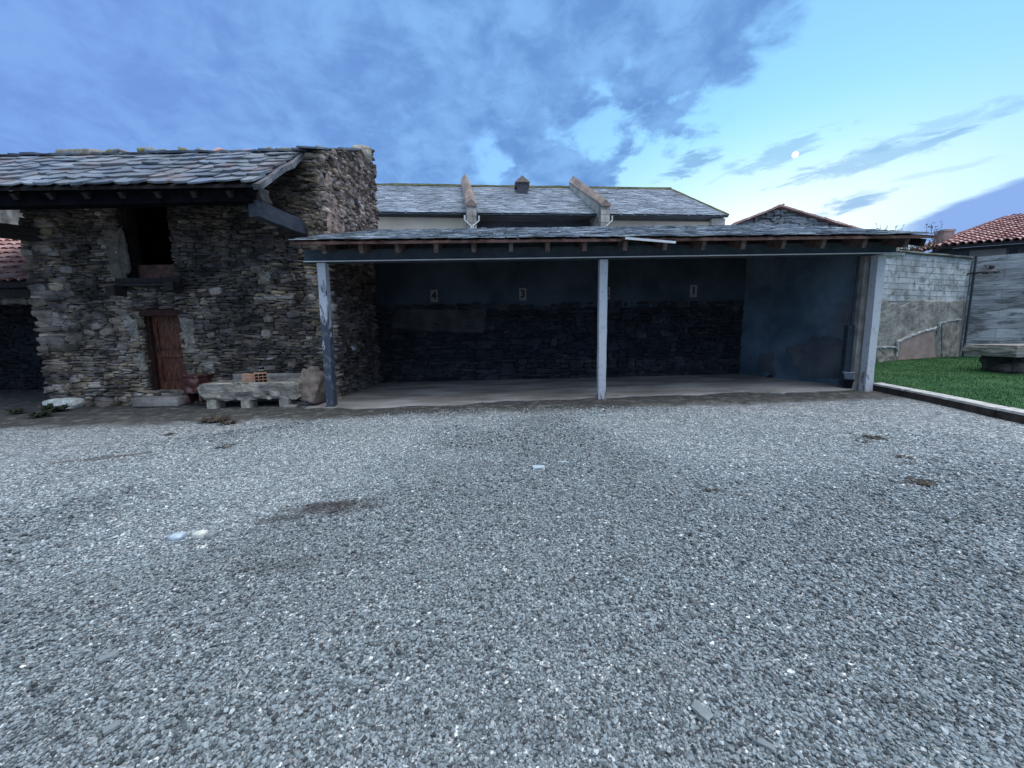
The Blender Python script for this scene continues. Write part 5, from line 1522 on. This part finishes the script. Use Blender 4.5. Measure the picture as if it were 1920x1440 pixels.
# tiled house beyond the walls
th_ = empty('tiled_house', (22, 18, 0), 'house with pink terracotta hipped roof and plastered wall beyond the block walls', 'house')
E0, E1 = at(1763, 462, 17.0), Vector((29.5, 12.2, 0))
E1.z = E0.z
H0 = at(1900, 405, 20.5); H1 = Vector((34, 15.5, H0.z + .1)); 
mb = MB(); barrel_tiles(mb, E0, E1, H1, H0, .26, .42, .125)
mb.build('tile_roof', M['terracotta'], th_)
mb = MB()
bk0 = Vector((E0.x + 2.5, 24.5, E0.z))
mb.add([tuple(q + Vector((0, 0, z))) for z in (-.12, -.01) for q in (E0, E1, H1, H0)], [(0, 3, 2, 1), (4, 5, 6, 7), (0, 1, 5, 4), (1, 2, 6, 5), (2, 3, 7, 6), (3, 0, 4, 7)])
mb.add([tuple(E0 - Vector((0, 0, .02))), tuple(bk0 - Vector((0, 0, .02))), tuple(H0 - Vector((0, 0, .02)))], [(0, 2, 1), (0, 1, 2)])
mb.build('roof_deck', M['darkwood'], th_)
mb = MB(); barrel_tiles(mb, bk0, E0 + Vector((.02, .02, 0)), H0 + Vector((-.05, .02, 0)), H0 + Vector((0, .1, 0)), .26, .42, .12); mb.build('hip_tiles', M['terracotta'], th_)
dE = (E1 - E0); dE.z = 0; dE.normalize(); nE = Vector((dE.y, -dE.x, 0))
w0 = E0 + dE * .2 - nE * .5; w1 = E1 - nE * .5
mb = MB(); z = E0.z - .05
mb.hexa([(w0.x, w0.y, 0), (w1.x, w1.y, 0), (w1.x - nE.x * .4, w1.y - nE.y * .4, 0), (w0.x - nE.x * .4, w0.y - nE.y * .4, 0), (w0.x, w0.y, z), (w1.x, w1.y, z), (w1.x - nE.x * .4, w1.y - nE.y * .4, z), (w0.x - nE.x * .4, w0.y - nE.y * .4, z)])
w2 = w0 + Vector((2.3, 7.3, 0))
mb.hexa([(w0.x - .01, w0.y + .02, 0), (w0.x + .39, w0.y, 0), (w2.x + .4, w2.y, 0), (w2.x, w2.y, 0), (w0.x - .01, w0.y + .02, z), (w0.x + .39, w0.y, z), (w2.x + .4, w2.y, z), (w2.x, w2.y, z)])
mb.build('wall', M['housewall'], th_)
def onE(u, z, off=0.0): p = w0 + dE * u + nE * off; return (p.x, p.y, z)
def uE(px, py):
    dr_ = ray(px, py); t = w0.dot(nE) / dr_.dot(nE); p = dr_ * t; return (Vector((p.x, p.y, 0)) - Vector((w0.x, w0.y, 0))).dot(dE)
u1, u2, u3 = uE(1818, 465), uE(1886, 465), uE(1893, 465)
mb = MB()
def plate(mb, ua, ub, za, zb_, o0, o1):
    mb.hexa([onE(ua, za, o0), onE(ub, za, o0), onE(ub, za, o1), onE(ua, za, o1), onE(ua, zb_, o0), onE(ub, zb_, o0), onE(ub, zb_, o1), onE(ua, zb_, o1)])
plate(mb, u1, u2, 0, z - .15, .0, .03); mb.build('plaster_panel', M['houseplaster'], th_)
for (a_, b_, c_, d_, e_) in ((u1 + .22, u1 + .55, z - .95, z - .7, .03), (u2 + .12, u2 + .35, z - 1.1, z - .2, .0), (u2 + .7, u2 + .95, z - 1.1, z - .2, .0)):
    mb = MB(); plate(mb, a_, b_, c_, d_, e_, e_ + .02); mb.build('vent_opening', M['blackmetal'], th_)
# brick stub pillar between the roofs
c = at(1775, 438, 18.0)
mb = MB(); mb.box((c.x - .24, 17.9, 0), (c.x + .24, 18.3, c.z + .08)); mb.box((c.x - .27, 17.87, c.z + .08), (c.x + .27, 18.33, c.z + .16))
tag(mb.build('brick_pillar', M['pinkpatch']), 'brown brick pillar top between carport roof and pink tiled roof', 'pillar')

# stone table
tb = empty('stone_table', (13.9, 10.9, .35), 'thick stone slab table on rough rock base on the lawn at right edge', 'table')
tA_ = at(1842, 646, 10.6); x0 = tA_.x + .55; zt = at(1880, 648, 10.3).z
v, f = lump((2.4, 1.25, .32), seed=33, cuts=14, amp=.05, rnd=.06, loc=(x0 + 1.2, 10.9, zt - .16)); MB().add(v, f).build('slab', M['concrete'], tb, smooth=False)
zl = float(lz(14, 10.8))
v, f = lump((.95, .8, zt - zl - .1), seed=35, cuts=10, amp=.25, rnd=.4, loc=(x0 + .85, 11.0, (zt + zl) / 2 - .16)); MB().add(v, f).build('rock_base', M['rubble'], tb)
v, f = lump((.8, .6, .35), seed=36, cuts=8, amp=.25, rnd=.5, loc=(x0 + .55, 10.7, zl + .1)); MB().add(v, f).build('rock_base', M['rubble'], tb)
v, f = lump((.8, .8, zt - zl - .1), seed=37, cuts=8, amp=.25, rnd=.4, loc=(x0 + 1.9, 10.9, (zt + zl) / 2 - .16)); MB().add(v, f).build('rock_base', M['rubble'], tb)

# climbing shrub on top of wall A and twigs over the roofs
def twigs(name, pts, label, spread=.25, leaves=4, m='deadleaf', ls=.03):
    mb = MB()
    for p in pts:
        p = Vector(p); d = Vector((random.uniform(-.4, .4), random.uniform(-.2, .2), 1)).normalized(); L = spread * random.uniform(.6, 1.3)
        q_ = p + d * L * .5 + Vector((random.uniform(-.04, .04), 0, 0)); e_ = p + d * L
        mb.tube([p, q_, e_], .007, 4, .003)
        for k in range(leaves):
            c = p.lerp(e_, random.uniform(.3, 1)) + Vector([random.uniform(-.06, .06) for _ in range(3)])
            a = Vector([random.uniform(-1, 1) for _ in range(3)]).normalized() * ls; b = a.orthogonal().normalized() * ls * .6
            mb.add([tuple(c - a), tuple(c + b), tuple(c + a), tuple(c - b)], [(0, 1, 2, 3)])
    return tag(mb.build(name, M[m]), label, 'shrub')
pts = []
for k in range(200):
    px = random.uniform(1650, 1770); u, z = onA(px, 474); p = A3 + d3 * u - n3 * random.uniform(0, .3)
    pts.append((p.x, p.y, ztA + random.uniform(.0, .15) + max(0, (px - 1725) / 45) * random.uniform(0, .55)))
twigs('climbing_shrub', pts, 'leafy creeper growing along the top of the whitewashed wall', .2, 7)
v = []
for px in (1645, 1650, 1658, 1676, 1683):
    p = at(px, 432, 13.6); v.append((p.x, 13.6, p.z - .2))
twigs('dry_shrub', v, 'bare twigs sticking up behind the carport roof, left clump', .45, 6, ls=.04)
v = [tuple(at(px, 440, 15.5)) for px in (1738, 1745, 1748, 1752, 1760)]
twigs('dry_shrub', v, 'bare twigs beside the brown brick pillar', .4, 8, ls=.04)

# moon
mc = Vector((0, 0, CAMZ)) + ray(1491, 290).normalized() * 900
me = bpy.data.meshes.new('moon')
import bmesh
bm = bmesh.new(); bmesh.ops.create_uvsphere(bm, u_segments=24, v_segments=16, radius=5.2); bm.to_mesh(me); bm.free()
mm = bpy.data.materials.new('moon_glow'); mm.use_nodes = True; nt = mm.node_tree; nt.nodes.clear(); q = G(nt)
em = q.n('ShaderNodeEmission'); em.inputs[0].default_value = (1, .97, .9, 1); em.inputs[1].default_value = 1.15
oo = q.n('ShaderNodeOutputMaterial'); nt.links.new(em.outputs[0], oo.inputs[0]); me.materials.append(mm)
mo = bpy.data.objects.new('moon', me); COL.objects.link(mo); mo.location = mc
tag(mo, 'small bright white moon in the clear patch of sky', 'moon')
